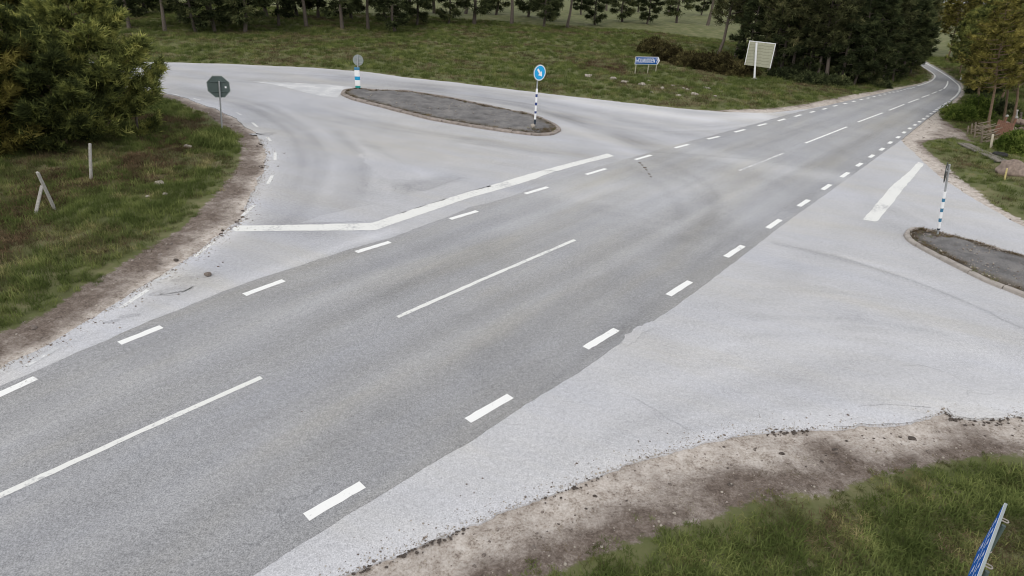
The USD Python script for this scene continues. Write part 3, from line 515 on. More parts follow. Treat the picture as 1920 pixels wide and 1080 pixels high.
def on_road(px, tone, parent, name, z, amp, seed, clip=None):
    g = Polygon(ragged(np.vstack([flat(px), flat(px[:1])]), amp, 0.35, seed, 0.06)).buffer(0)
    if clip is not None: g = g.intersection(clip)
    g = max(getattr(g, 'geoms', [g]), key=lambda a: a.area); v, f = trimesh.creation.triangulate_polygon(g, engine='earcut')
    obj(name, trimesh.Trimesh(np.c_[v, np.full(len(v), z)], f, process=False), 'side_asphalt', parent, False, {'tone': np.full(len(v), tone)})
on_road([(652, 393), (700, 383), (760, 366), (830, 350), (862, 340), (925, 349), (880, 358), (790, 388), (700, 415), (560, 419), (600, 405)], 0.52, side, 'repair_patch', 0.004, 0.05, 401)
on_road([(672, 288), (700, 292), (740, 308), (792, 328), (770, 338), (728, 336), (700, 318)], 0.56, side, 'repair_patch', 0.004, 0.10, 402)
on_road([(770, 352), (800, 343), (846, 331), (864, 334), (830, 347), (790, 358)], 0.33, side, 'repair_patch', 0.006, 0.05, 403)
on_road([(1165, 642), (1172, 628), (1200, 612), (1224, 600), (1226, 612), (1195, 636), (1175, 650)], 0.62, access, 'dust_patch', 0.0075, 0.08, 404)
def crack(px, w, tone, parent, seed, z=0.004):
    p = ragged(flat(px), 0.07, 0.5, seed, 0.08); m_ = stripe(p, w, z, seed, w * 0.3); obj('crack', m_, 'side_asphalt', parent, False, {'tone': np.full(len(m_.vertices), tone)})
for i_, (px, w, tn, par) in enumerate([([(1160, 735), (1230, 768), (1300, 806)], 0.02, 0.44, access), ([(1235, 752), (1275, 785)], 0.022, 0.66, access), ([(1690, 685), (1760, 690), (1800, 712)], 0.014, 0.42, access), ([(1455, 458), (1560, 478), (1660, 508), (1780, 552), (1920, 616)], 0.04, 0.42, access), ([(1610, 762), (1680, 757), (1745, 764)], 0.016, 0.42, access),
        ([(300, 552), (350, 545), (372, 530), (420, 512)], 0.03, 0.60, side), ([(480, 250), (500, 256), (512, 252)], 0.05, 0.12, side), ([(900, 300), (1000, 318), (1075, 324)], 0.03, 0.60, side), ([(840, 290), (905, 306), (965, 316)], 0.03, 0.58, side)]):
    crack(px, w, tn, par, 500 + i_)
for px in ([(1566, 800), (1600, 786), (1650, 773), (1730, 768), (1741, 780), (1714, 793), (1645, 797), (1617, 796)], [(1776, 769), (1830, 763), (1888, 770), (1880, 783), (1833, 788), (1789, 782)]):
    g = Polygon(ragged(np.vstack([flat(px), flat(px[:1])]), 0.03, 0.2, 77, 0.05)).buffer(0).intersection(access_poly.buffer(-0.015)); g = max(getattr(g, 'geoms', [g]), key=lambda a: a.area)
    v, f = trimesh.creation.triangulate_polygon(g, engine='earcut'); obj('broken_slab', trimesh.Trimesh(np.c_[v, np.full(len(v), 0.012)], f, process=False), 'side_asphalt', access, False, {'tone': np.full(len(v), 0.72)})

# ---------------------------------------------------------------- traffic islands
def island(name, outline, label, kerb_w, kmat, height, stone_len, extra):
    w = flat(outline); w = smooth_line(np.vstack([w, w[:1]]), 0.12, 4)[:-1]
    outer = Polygon(w).buffer(0); outer = max(getattr(outer, 'geoms', [outer]), key=lambda g: g.area)
    t = thing(name, label, 'traffic island', (0, 0, 0), group=None)
    ring = np.array(outer.exterior.coords)[::-1] if not outer.exterior.is_ccw else np.array(outer.exterior.coords)
    ln = LineString(ring); n = int(ln.length / stone_len); inner = outer.buffer(-kerb_w)
    if inner.geom_type != 'Polygon': inner = max(inner.geoms, key=lambda g: g.area)
    r = np.random.default_rng(5)
    for k in range(n):                                                 # each kerb stone
        s0, s1 = (k + 0.012) * ln.length / n, (k + 0.988) * ln.length / n
        s = np.linspace(s0, s1, 5); P = np.array([ln.interpolate(q).coords[0] for q in s])
        tt = np.gradient(P, axis=0); nn = np.stack([-tt[:, 1], tt[:, 0]], 1); nn /= np.linalg.norm(nn, axis=1, keepdims=True)
        h = height + r.normal(0, 0.012); o = r.normal(0, 0.01); b = 0.03
        prof = [(o, -0.02), (o, h - b), (o + b, h), (kerb_w - 0.01, h), (kerb_w - 0.01, 0.0)]
        v = np.array([[*(P[i] + nn[i] * a), z] for i in range(5) for a, z in prof]); f = []
        for i in range(4):
            for j in range(4): a0 = i * 5 + j; f += [[a0, a0 + 5, a0 + 6], [a0, a0 + 6, a0 + 1]]
        for i in (0, 4): b0 = i * 5; f += [[b0, b0 + 1, b0 + 2], [b0, b0 + 2, b0 + 3], [b0, b0 + 3, b0 + 4]]
        obj('kerb_stone', trimesh.Trimesh(v, f, process=False), kmat, t)
    g = sheet(inner.buffer(0.02), 0.12, 0.0, 0); v = np.array(g.vertices)
    dd = shapely.distance(shapely.points(v[:, :2]), inner.boundary)
    v[:, 2] = height - 0.03 + 0.06 * sstep(0, 0.8, dd) + (meshkit.noise(v * 2.3, 9) - 0.5) * 0.12 + (meshkit.noise(v * 7, 10) - 0.5) * 0.07
    obj('gravel_fill', trimesh.Trimesh(v, g.faces, process=False), 'island_gravel', t, True, {'rim': np.clip(1.0 - dd / extra, 0, 1)})
    return outer, inner
ISL1 = [(639, 178), (643, 170.7), (667, 167.5), (707, 170.5), (760, 172.5), (823, 181), (873, 191), (940, 204.5), (990, 214.5), (1023, 226), (1046, 237), (1053, 246), (1037, 254), (1007, 255.5), (940, 247.5), (873, 237), (807, 225.5), (740, 208.5), (690, 195.5), (657, 187)]
ISL2 = [(1694.5, 441), (1699, 433), (1710, 428.6), (1731, 430), (1755.6, 437), (1801, 448), (1866, 466), (1920, 484), (2050, 528), (2120, 570), (2150, 620), (2120, 640), (2060, 622), (1920, 559), (1844, 528.5), (1798, 505.5), (1755.6, 484), (1719, 464.5), (1697.5, 450)]
isl1_out, isl1_in = island('traffic_island', ISL1, 'long kerbed gravel island in the mouth of the far side road, with two posts', 0.24, 'kerb_stone', 0.11, 0.95, 0.5)
isl2_out, isl2_in = island('traffic_island', ISL2, 'kerbed gravel island at the right edge, with one leaning striped post', 0.15, 'kerb_pale', 0.10, 0.95, 0.5)

# ---------------------------------------------------------------- signs and posts
def place_height(base, px, py):
    """height above base at which a vertical through base is seen nearest to (px, py)"""
    zs = np.linspace(0, 8, 801); q = project(np.c_[np.full(801, base[0]), np.full(801, base[1]), base[2] + zs]); return zs[np.argmin(np.abs(q[:, 1] - py))]
def lean_point(base, px, py):
    """point seen at (px, py) in the vertical plane through base that faces the camera"""
    d = ray(px, py); s = base[1] / d[1]; return np.array([0, 0, CAM_H]) + d * s
def banded_pole(t, base, top, rad, bands, foot_mat='galvanised', n=14):
    """a round pole with sleeves; bands are (from, to, material) in fractions of its length from the foot"""
    d = top - base
    obj('pole', tube([base - d / np.linalg.norm(d) * 0.15, top], rad, n), foot_mat, t, 40)
    for a, b, mm in bands: obj('sleeve_band', tube([base + d * a, base + d * (b - 0.004)], rad * 1.28, n), mm, t, 40)
def disc_mesh(r, th, n=40):
    m = trimesh.creation.cylinder(radius=r, height=th, sections=n); m.apply_transform(trimesh.transformations.rotation_matrix(math.pi / 2, [1, 0, 0])); return m   # axis along y
def rotz(m, a): m = m.copy(); m.apply_transform(trimesh.transformations.rotation_matrix(a, [0, 0, 1])); return m
def moved(m, p): m = m.copy(); m.apply_translation(p); return m
def set_sign(m, a, p, lean=None):
    m = rotz(m, a)
    if lean is not None: m.apply_transform(trimesh.geometry.align_vectors([0, 0, 1], lean))
    return moved(m, p)
def flat_xz(poly, th, y):
    """a flat shape in the xz plane, th thick, its face towards -y at y"""
    m = trimesh.creation.extrude_polygon(poly, th, engine='earcut'); v = np.array(m.vertices); v = np.stack([v[:, 0], y + th - v[:, 2], v[:, 1]], 1); m2 = trimesh.Trimesh(v, m.faces, process=False); m2.fix_normals(); return m2
def island_top(p): return np.array([p[0], p[1], 0.12])

# keep right sign with arrow
t = thing('keep_right_sign', 'round blue sign with white arrow on striped post, right end of long island', 'road sign', group=None)
b = island_top(plane(1002, 243)); top = lean_point(b, 1009.5, 124)
banded_pole(t, b, top, 0.035, [], 'galvanised')
L = np.linalg.norm(top - b); u = (top - b) / L
def frac(py): return (243 - py) / (243 - 124)
edges = [243 - 11, 226, 215, 210, 199, 193, 183, 177, 168]
bands = []
for (y0, y1, mm) in [(237, 227, 'band_dark'), (227, 215, 'sign_white'), (215, 210.5, 'band_navy'), (210.5, 199, 'sign_white'), (199, 193.5, 'band_navy'), (193.5, 182.5, 'sign_white'), (182.5, 177, 'band_navy'), (177, 166.5, 'sign_white')]: bands.append((frac(y0), frac(y1), mm))
for a, bb, mm in bands: obj('sleeve_band', tube([b + (top - b) * a, b + (top - b) * (bb - 0.003)], 0.052, 14), mm, t, 40)
ctr = lean_point(b, 1010.3, 136); R = 0.36; ang = math.radians(38)                # face turned to the right
front = np.array([math.sin(ang), -math.cos(ang), 0])
c2 = ctr + front * 0.06
obj('sign_plate', set_sign(disc_mesh(R, 0.016), ang, c2), 'sign_white', t, 30)
obj('rim', set_sign(trimesh.creation.annulus(R * 0.985, R * 1.03, 0.03, transform=trimesh.transformations.rotation_matrix(math.pi / 2, [1, 0, 0])), ang, c2), 'sign_rim', t, 30)
obj('blue_field', set_sign(disc_mesh(R * 0.86, 0.008), ang, c2 + front * 0.011), 'sign_blue', t, 30)
arrow = Polygon([(-0.05, 0.22), (0.05, 0.22), (0.05, -0.02), (0.14, -0.02), (0, -0.23), (-0.14, -0.02), (-0.05, -0.02)])
arrow = shapely.affinity.rotate(arrow, 40, origin=(0, 0))
obj('arrow', set_sign(flat_xz(arrow, 0.005, -0.0205), ang, c2), 'sign_white', t)
obj('clamp', tube([ctr - front * 0.05 + [0, 0, 0.0], ctr + front * 0.05], 0.03, 8), 'galvanised', t, 40)
obj('foot_stone', moved(rock_mesh((0.26, 0.24, 0.26), 4), b + [-0.08, -0.12, 0.06]), 'stone_pale', t, 40)

# back of the keep right sign with marker panel, far end of the island
t = thing('keep_right_sign', 'grey round sign back above blue and white marker board, left end of island', 'road sign')
b = island_top(plane(671.5, 170)); ctr = lean_point(b, 671, 113); top = ctr + [0, 0, 0.3]
obj('pole', tube([b - [0, 0, 0.1], top], 0.036, 12), 'galvanised', t, 40)
obj('sign_plate', moved(disc_mesh(0.31, 0.012), ctr + [0, 0.055, 0]), 'sign_rim', t, 30)
obj('bracket', box_mesh(0.44, 0.025, 0.04, ctr + [0, 0.03, 0.12]), 'galvanised', t); obj('bracket', box_mesh(0.44, 0.025, 0.04, ctr + [0, 0.03, -0.12]), 'galvanised', t)
for y0, y1, mm in [(165, 161, 'band_teal'), (161, 150, 'sign_white'), (150, 143.5, 'band_cyan'), (143.5, 131.5, 'sign_white'), (131.5, 126, 'band_blue')]:
    z0, z1 = lean_point(b, 671, y0)[2], lean_point(b, 671, y1)[2]
    obj('marker_panel', box_mesh(0.30, 0.09, z1 - z0 - 0.004, (b[0], b[1] - 0.0, (z0 + z1) / 2), 0.012), mm, t)

# leaning post on the right island, sign seen edge-on
t = thing('keep_right_sign', 'leaning striped post with dark edge-on sign on the right-hand island', 'road sign')
b = island_top(plane(1755.5, 446)); top = lean_point(b, 1780.5, 308); D = top - b; u = D / np.linalg.norm(D)
obj('pole', tube([b - u * 0.12, top], 0.030, 12), 'galvanised', t, 40)
def fr(py): return (446 - py) / (446 - 308)
for y0, y1, mm in [(433, 419.5, 'sign_white'), (419.5, 412.5, 'band_blue'), (412.5, 399.5, 'sign_white'), (399.5, 392.5, 'band_blue'), (392.5, 379.5, 'sign_white'), (379.5, 373, 'band_blue'), (373, 359.5, 'sign_white'), (436, 433, 'band_dark')]:
    obj('sleeve_band', tube([b + D * fr(y0), b + D * (fr(y1) - 0.003)], 0.043, 14), mm, t, 40)
ctr = b + D * fr(324); away = np.array([ctr[0], ctr[1], 0]) / np.linalg.norm(ctr[:2]); sidev = np.array([away[1], -away[0], 0])
ang = math.atan2(sidev[1], sidev[0]) + math.radians(88.5)                          # disc axis nearly across the view
obj('sign_plate', set_sign(disc_mesh(0.31, 0.012), ang, ctr - sidev * 0.06, u), 'dark_metal', t, 30)
obj('bracket', set_sign(box_mesh(0.42, 0.03, 0.04), ang, ctr - sidev * 0.055 + u * 0.12, u), 'galvanised', t)
obj('clamp', tube([ctr - sidev * 0.06 + u * 0.05, ctr + sidev * 0.05 + u * 0.05], 0.028, 8), 'galvanised', t, 40)

# stop sign seen from behind
t = thing('stop_sign', 'grey back of eight-sided stop sign on thin pole in left corner grass', 'road sign')
b = at(415.5, 242); top = lean_point(b, 410.5, 152)
obj('pole', tube([b - [0, 0, 0.2], top], 0.034, 12), 'galvanised', t, 40)
ctr = lean_point(b, 409.5, 163); octo = Polygon([(0.475 * math.cos(math.pi / 8 + k * math.pi / 4), 0.475 * math.sin(math.pi / 8 + k * math.pi / 4)) for k in range(8)])
ang = math.atan2(ctr[0], ctr[1]) * -1 + math.radians(-8)
backv = np.array([-math.sin(ang), math.cos(ang), 0])
def put(m, off=(0, 0, 0)): return set_sign(moved(m, off), ang, ctr)
obj('sign_plate', put(flat_xz(octo, 0.006, 0.06)), 'sign_back', t)
obj('rim', put(flat_xz(octo.buffer(0.012, join_style=2).difference(octo.buffer(-0.016, join_style=2)), 0.026, 0.05)), 'sign_rim', t)
for dz in (0.2, -0.2): obj('rail', put(box_mesh(0.62, 0.03, 0.035, (0, 0.044, dz), 0.006)), 'sign_back', t)
obj('sticker', put(flat_xz(box(0.24, -0.06, 0.31, 0.02), 0.003, 0.056)), 'sign_white', t)

# blue direction sign on three posts
b0, b1, b2 = at(1191, 138.5), at(1209.8, 136), at(1230.5, 136)
t = thing('direction_sign', 'blue arrow-shaped sign lettered in white on three thin posts, on the far grass bank', 'direction sign')
lft, rgt = lean_point(b0, 1189.5, 121.5), lean_point(b2, 1232.5, 119.5)
ax = rgt - lft; ax[2] = 0; W = np.linalg.norm(ax); ax /= W; ang = math.atan2(ax[1], ax[0])
zb = (lft[2] + rgt[2]) / 2; ph = lean_point(b0, 1189.5, 106)[2] - zb
org = np.array([lft[0], lft[1], zb])
def body(g): return Polygon([(g, g), (W - g * 0.4, g), (W + 0.16 - g * 1.4, ph / 2), (W - g * 0.4, ph - g), (g, ph - g)])
obj('sign_plate', set_sign(flat_xz(body(0.0), 0.03, -0.05), ang, org), 'sign_white', t)
obj('blue_field', set_sign(flat_xz(Polygon([(0.03, 0.03), (W - 0.08, 0.03), (W + 0.02, ph / 2), (W - 0.08, ph - 0.03), (0.03, ph - 0.03)]), 0.006, -0.056), ang, org), 'sign_navy', t)
for txt, x0 in (('HOLMUDDEN', 0.07), ('7', W - 0.24)):
    g = meshkit.text_mesh(txt, ph * 0.52, 0.004, True); v = np.array(g.vertices); wid = v[:, 0].max()
    if txt != '7': v[:, 0] *= (W - 0.36) / wid
    g = trimesh.Trimesh(np.stack([v[:, 0] + x0, -0.062 + 0.004 - v[:, 2], v[:, 1] + ph * 0.25], 1), g.faces, process=False); g.fix_normals()
    obj('lettering', set_sign(g, ang, org), 'sign_white', t)
for bb in (b0, b1, b2):
    k = np.dot(bb - org, ax); q = org + ax * np.clip(k, 0.08, W - 0.05)
    obj('post', tube([[q[0], q[1], bb[2] - 0.2], [q[0], q[1], zb + ph - 0.05]], 0.035, 8), 'pole_beige', t, 40)

# large board seen from behind
b = at(1415, 150); t = thing('information_board', 'large pale board on a single post seen from behind, before the dark forest', 'board')
obj('post', tube([b - [0, 0, 0.2], lean_point(b, 1418.5, 80)], 0.075, 10), 'sign_white', t, 40)
bl, br = lean_point(b, 1392.5, 119), lean_point(b, 1445, 131)
zc = (bl[2] + br[2]) / 2; hw = (br[0] - bl[0]) / 2; yaw = math.radians(-38)
hgt = lean_point(b, 1392, 78)[2] - zc; hw2 = hw * 0.86
c = np.array([b[0] + (bl[0] + br[0]) / 2 - b[0], b[1], zc])
def putb(m): return set_sign(m, yaw, c)
npl = 8
for k in range(npl): obj('board_plank', putb(box_mesh(2 * hw2, 0.03, hgt / npl - 0.012, (0, 0.12, (k + 0.5) * hgt / npl), 0.006)), 'board_beige', t)
for s in (-1, 1): obj('frame', putb(box_mesh(0.05, 0.06, hgt, (s * (hw2 + 0.026), 0.12, hgt / 2))), 'sign_white', t)
obj('frame', putb(box_mesh(2 * hw2 + 0.1, 0.06, 0.05, (0, 0.12, hgt + 0.026))), 'sign_white', t)
obj('foot', moved(cat([extrude(Point(0, 0).buffer(0.26, 8), 0.10), extrude(Point(0, 0).buffer(0.14, 8), 0.08, 0.10)]), b + [0, 0, -0.02]), 'concrete', t)

# direction signs at the bottom right corner, seen from above
SZ = 2.35
tip, tail = plane(1889.5, 945, SZ), plane(1832, 1102, SZ)
ax = (tail - tip) / np.linalg.norm(tail - tip); far_end = tip + ax * 1.55
nrm = np.array([ax[1], -ax[0], 0])
t = thing('direction_sign', 'blue arrow signs stacked on two poles, seen edge-on from above in the bottom right corner', 'direction sign')
toC = np.array([0, 0, CAM_H]) - tip; fs = nrm if nrm @ np.array([-1, 0, 0]) > 0 else -nrm           # the face is the side to the left
def plate(u0, u1, z0, z1, off, th, pointed=0.0):
    pts = [(u0, z0 + (z1 - z0) / 2 if pointed else z0), (u0 + pointed, z0), (u1, z0), (u1, z1), (u0 + pointed, z1)] if pointed else [(u0, z0), (u1, z0), (u1, z1), (u0, z1)]
    g = extrude(Polygon(pts), th); v = np.array(g.vertices)
    w = tip + v[:, :1] * ax + fs * (off + v[:, 2:3]); w[:, 2] = v[:, 1]
    m = trimesh.Trimesh(w, g.faces, process=False); m.fix_normals(); return m
for k, (u0, z1, hh) in enumerate([(0.0, SZ, 0.30), (0.03, SZ - 0.32, 0.36)]):
    pan = obj('sign_panel', plate(u0, 1.6, z1 - hh, z1, 0.0, 0.024), 'sign_rim', t)
    obj('white_border', plate(u0 + 0.002, 1.598, z1 - hh + 0.002, z1 - 0.002, 0.024, 0.002), 'sign_white', pan)
    obj('blue_field', plate(u0 + 0.02, 1.58, z1 - hh + 0.014, z1 - 0.012, 0.026, 0.002), 'sign_navy', pan)
    r = np.random.default_rng(3 + k); uu = u0 + 0.16; bits = []
    while uu < 1.45:                                                        # worn white characters, not readable
        w = r.uniform(0.06, 0.09); zl = z1 - 0.22
        bits.append(plate(uu, uu + 0.016, zl, zl + 0.12, 0.028, 0.002)); bits.append(plate(uu + 0.023, uu + w, zl + 0.10, zl + 0.12, 0.028, 0.002))
        uu += w + 0.12
    obj('lettering', cat(bits), 'sign_white', pan)
for uu in (0.14, 0.92):
    q = tip + ax * uu - fs * 0.045
    obj('pole', tube([[q[0], q[1], ground_z(q[0], q[1]) - 0.2], [q[0], q[1], SZ - 0.16]], 0.019, 12), 'sign_back', t, 40)
    for dz in (0.10, 0.52):
        th = np.linspace(-0.2, math.pi + 0.2, 12); cl = np.array([q + np.array([0, 0, 0]) - fs * 0.018 * math.sin(a) + ax * 0.022 * math.cos(a) for a in th]); cl[:, 2] = SZ - dz
        obj('clamp', tube(np.vstack([cl[0] + fs * 0.05, cl, cl[-1] + fs * 0.05]), 0.007, 6), 'kerb_pale', t, 40)

# fence posts in the left bank
b = at(168, 336); tp = lean_point(b, 168.5, 269)
t = thing('fence_post', 'upright weathered grey wooden post in front of the left pine thicket', 'post')
def squared(p, q, w, mm, par, nm='post'):
    p, q = np.asarray(p, float), np.asarray(q, float); d = q - p; L = np.linalg.norm(d); m = box_mesh(w, w * 0.75, L, (0, 0, L / 2), w * 0.12); v = np.array(m.vertices)
    v[:, :2] *= (1 - 0.1 * v[:, 2] / L)[:, None]; m.vertices = v
    m.apply_transform(trimesh.geometry.align_vectors([0, 0, 1], d / L)); return obj(nm, moved(m, p), mm, par)
squared(b - [0, 0, 0.2], tp, 0.085, 'weathered_wood', t)
b = at(103, 393); b2 = at(62.5, 405); t = thing('fence_brace', 'two grey beams leaning together like an open A in the left bank', 'post')
tp = lean_point((b + b2) / 2, 70, 322.5); mid_ = lean_point((b + b2) / 2, 78.5, 348)
squared(b - (tp - b) * 0.1, tp, 0.088, 'weathered_wood', t, 'beam'); squared(b2 - [0, 0, 0.1], mid_, 0.08, 'weathered_wood', t, 'beam')
b = at(258, 252); tp = lean_point(b, 254, 204); t = thing('fence_post', 'thin dark grey fence post half hidden beside the right edge of the pine thicket', 'post')
obj('post', tube([b - [0, 0, 0.1], tp], [0.05, 0.045], 7), 'bark_grey', t)

# ---------------------------------------------------------------- trees
def unit(v): return v / (np.linalg.norm(v, axis=-1, keepdims=True) + 1e-12)
def needles(C, D, length, width, per, r, spread=0.9, jitter=0.08):
    """tufts of thin blades round the points C, leaning towards D"""
    n = len(C); c = np.repeat(C, per, 0) + r.normal(0, jitter, (n * per, 3))
    d = unit(np.repeat(unit(D), per, 0) + spread * r.normal(0, 1, (n * per, 3)) * 0.7)
    s = unit(np.cross(d, r.normal(0, 1, (n * per, 3)))); L = length * r.uniform(0.6, 1.25, (n * per, 1)); w = width * r.uniform(0.7, 1.3, (n * per, 1))
    v = np.stack([c - s * w / 2, c + s * w / 2, c + d * L], 1).reshape(-1, 3)
    return trimesh.Trimesh(v, np.arange(len(v)).reshape(-1, 3), process=False)
def conifer(seed, H, base, R, kind, tufts, tuft_len, per, droop=0.0, lean=0.0, width=0.035, shape=1.0, jit=0.08):
    r = np.random.default_rng(seed); k = 9; z = np.linspace(0, H * 0.97, k)
    wob = np.cumsum(r.normal(0, H * 0.006, (k, 2)), 0) + np.outer(np.linspace(0, 1, k), [lean * H, 0]); wob[0] = 0
    T = np.c_[wob, z]; r0 = 0.0095 * H + 0.02
    trunk = tube(T, r0 * (1 - 0.88 * z / z[-1]) * np.r_[1.25, np.ones(k - 1)], 9)
    limbs, C, D = [], [], []
    nb = max(18, int(H * 5.5)); total = 0
    for i in range(nb):
        h = base + (H - base) * ((i + r.random()) / nb) ** 0.9; f = (h - base) / (H - base)
        prof = (1 - f) ** 0.75 * (0.55 + 0.45 * min(1, f * 5)) if kind == 'spruce' else math.sin(math.pi * min(1, 0.22 + 0.78 * f) ** shape) ** 0.7 * 0.92 + 0.1
        Lb = max(0.25, R * prof * r.uniform(0.65, 1.15)); az = i * 2.399 + r.uniform(-0.5, 0.5)
        o = np.array([np.interp(h, z, T[:, 0]), np.interp(h, z, T[:, 1]), h])
        s = np.linspace(0, 1, 5); up_ = (0.30 - droop) if kind != 'spruce' else -0.25 - droop + 0.5 * f
        out = np.stack([np.cos(az) * s * Lb, np.sin(az) * s * Lb, (up_ * s + (0.22 if kind != 'spruce' else 0.18) * s ** 2) * Lb + r.normal(0, 0.03, 5) * s], 1)
        P = o + out; limbs.append(tube(P, np.maximum(0.012, 0.020 * Lb * (1 - 0.85 * s) + 0.006), 4, False))
        m = max(3, int(tufts / nb * Lb / (R * 0.6)))
        q = r.uniform(0.22, 1.0, m) ** 0.75
        pos = np.stack([np.interp(q, s, P[:, a]) for a in range(3)], 1); dirb = unit(P[-1] - P[0])
        sidev = np.array([-math.sin(az), math.cos(az), 0]); off = r.normal(0, 1, m) * (0.30 * Lb * (1.15 - q)) + r.normal(0, 0.06, m)
        pos += sidev * off[:, None]; pos[:, 2] += r.normal(0.02, 0.05, m) * Lb - np.abs(off) * 0.15
        C.append(pos); D.append(unit(dirb + sidev * np.sign(off)[:, None] * 0.7 + [0, 0, 0.35 if kind != 'spruce' else -0.15]))
    C, D = np.vstack(C), np.vstack(D)
    return trunk, cat(limbs), needles(C, D, tuft_len, width, per, r, 0.75, jit)
def build_tree(name, label, loc, rz, spec, needle, bark, group=None, scale=None, cat_='tree', tilt=0.0):
    t = thing(name, label, cat_, loc, rz, group, None, scale, tilt)
    tr, li, cr = conifer(**spec)
    tk = obj('trunk', tr, bark, t, True); obj('limbs', li, bark, t); obj('crown', cr, needle, t)
    return t
def sink(p, d=0.1): return (p[0], p[1], p[2] - d)

# the pine thicket on the left
LP = [dict(px=(188, 250), H=6.4, label='bushy olive pine reaching furthest over the road at the left corner', seed=1, rz=0.3, needle='pine_needle_olive', R=2.75),
      dict(px=(60, 268), H=5.2, label='dense low pine behind the leaning beams', seed=2, rz=1.9, needle='pine_needle_olive', R=2.3),
      dict(px=(-40, 285), H=6.0, label='pine with yellowish tips at the left picture edge', seed=3, rz=4.0, needle='pine_needle_rust', R=2.3),
      dict(px=(10, 215), H=7.5, label='rust-brown taller pine at the back left of the thicket', seed=4, rz=5.0, needle='pine_needle_rust', R=2.4),
      dict(px=(100, 205), H=7.5, label='taller olive pine at the back of the thicket, right of the rust-brown one', seed=5, rz=2.0, needle='pine_needle_olive', R=2.4),
      dict(px=(128, 268), H=4.2, label='young pine in the front of the thicket, right behind the upright post', seed=6, rz=2.6, needle='pine_needle_olive', R=2.0),
      dict(px=(-10, 262), H=4.6, label='young rusty pine at the front left of the thicket', seed=7, rz=1.2, needle='pine_needle_rust', R=2.0)]
for d in LP:
    p = at(*d['px'])
    build_tree('pine_tree', d['label'], sink(p, 0.75), d['rz'], dict(seed=d['seed'], H=d['H'], base=0.05, R=d['R'], kind='pine', tufts=3600, tuft_len=0.30, per=13, width=0.045, shape=0.62, jit=0.045), d['needle'], 'bark_pine', 'pine thicket in the left bank')

# forest behind the board: prototypes and their copies
F1 = dict(seed=11, H=11, base=1.0, R=2.3, kind='spruce', tufts=1500, tuft_len=0.38, per=12, width=0.06)
F2 = dict(seed=12, H=13, base=3.0, R=2.1, kind='spruce', tufts=1300, tuft_len=0.38, per=12, width=0.06)
F3 = dict(seed=13, H=12, base=2.6, R=2.4, kind='pine', tufts=1300, tuft_len=0.34, per=12, width=0.055, droop=0.1)
F4 = dict(seed=14, H=9, base=0.5, R=2.2, kind='spruce', tufts=1500, tuft_len=0.36, per=12, width=0.06)
protos = {}
def plant(kind, spec, needle, bark, label, px, rz, sc, group):
    tilt = 5.0 * sstep(1300, 1560, px[0]) + 6.5 * sstep(1760, 1850, px[0])
    p = sink(at(*px))
    if kind not in protos: protos[kind] = build_tree(kind, label, p, rz, spec, needle, bark, group, sc, 'tree', tilt); return protos[kind]
    return dup(protos[kind], label, p, rz, group, sc, tilt)
SP = [('spruce_tree', F1, 'spruce_needle', 'bark_grey'), ('tall_spruce_tree', F2, 'forest_needle', 'bark_grey'), ('forest_pine_tree', F3, 'forest_needle', 'bark_grey'), ('young_spruce_tree', F4, 'spruce_needle', 'bark_grey')]
r = np.random.default_rng(77)
front = [((1462, 139), 0, 'spruce just right of the pale board at the forest edge'), ((1486, 146), 1, 'bare-stemmed spruce a little right of the pale board'), ((1511, 150), 3, 'low dark spruce where the forest edge starts to dip'), ((1532, 154), 2, 'brownish forest pine left of the thin pale trunk'),
         ((1549, 158), 1, 'tree with the thin pale straight trunk in the forest edge'), ((1575, 158), 0, 'dark spruce in the middle of the forest edge'), ((1600, 160), 3, 'full low spruce nearest to the main road on the left'), ((1626, 159), 0, 'second full spruce along the road left of the bend'),
         ((1650, 157), 1, 'spruce with a bare foot left of the lighter green ones'), ((1674, 153), 3, 'low lighter spruce over the grass of the inner bend'), ((1692, 147), 0, 'dark spruce at the inner bend of the road'), ((1706, 138), 3, 'last spruce before the road slips behind the forest'), ((1712, 124), 0, 'spruce beside the road where it leaves the view'),
         ((1440, 134), 2, 'forest pine standing behind the pale board'), ((1400, 126), 3, 'low spruce left behind the pale board')]
for px, k, lb in front: plant(*SP[k], lb, px, r.uniform(0, 6.28), r.uniform(0.85, 1.1), 'trees of the forest edge')
back = [(x + r.uniform(-8, 8), y + r.uniform(-3, 3)) for x, y in [(1385, 112), (1420, 118), (1455, 124), (1480, 128), (1505, 134), (1530, 138), (1555, 141), (1580, 144), (1605, 145), (1630, 144), (1655, 141), (1680, 136), (1697, 126), (1350, 106), (1400, 104), (1450, 110), (1500, 116), (1550, 122), (1600, 128), (1640, 126), (1670, 120)]]
for i, px in enumerate(back): plant(*SP[[1, 2, 1, 0][i % 4]], 'dark conifer standing inside the forest behind its front row', px, r.uniform(0, 6.28), r.uniform(0.95, 1.3), 'trees inside the forest')
# trees at the far end of the meadow, at the top of the picture
for i, px in enumerate([(x, (62 if k % 2 else 42) + 8 * math.sin(x * 0.02) - 0.012 * x) for k, x in enumerate(range(225, 1345, 27))]):
    plant(*SP[[3, 0, 3, 2, 0, 3, 1][i % 7]], 'conifer of the row along the far end of the meadow', (px[0] + r.uniform(-12, 12), px[1] + r.uniform(-6, 4)), r.uniform(0, 6.28), r.uniform(1.05, 1.6), 'trees at the far end of the meadow')

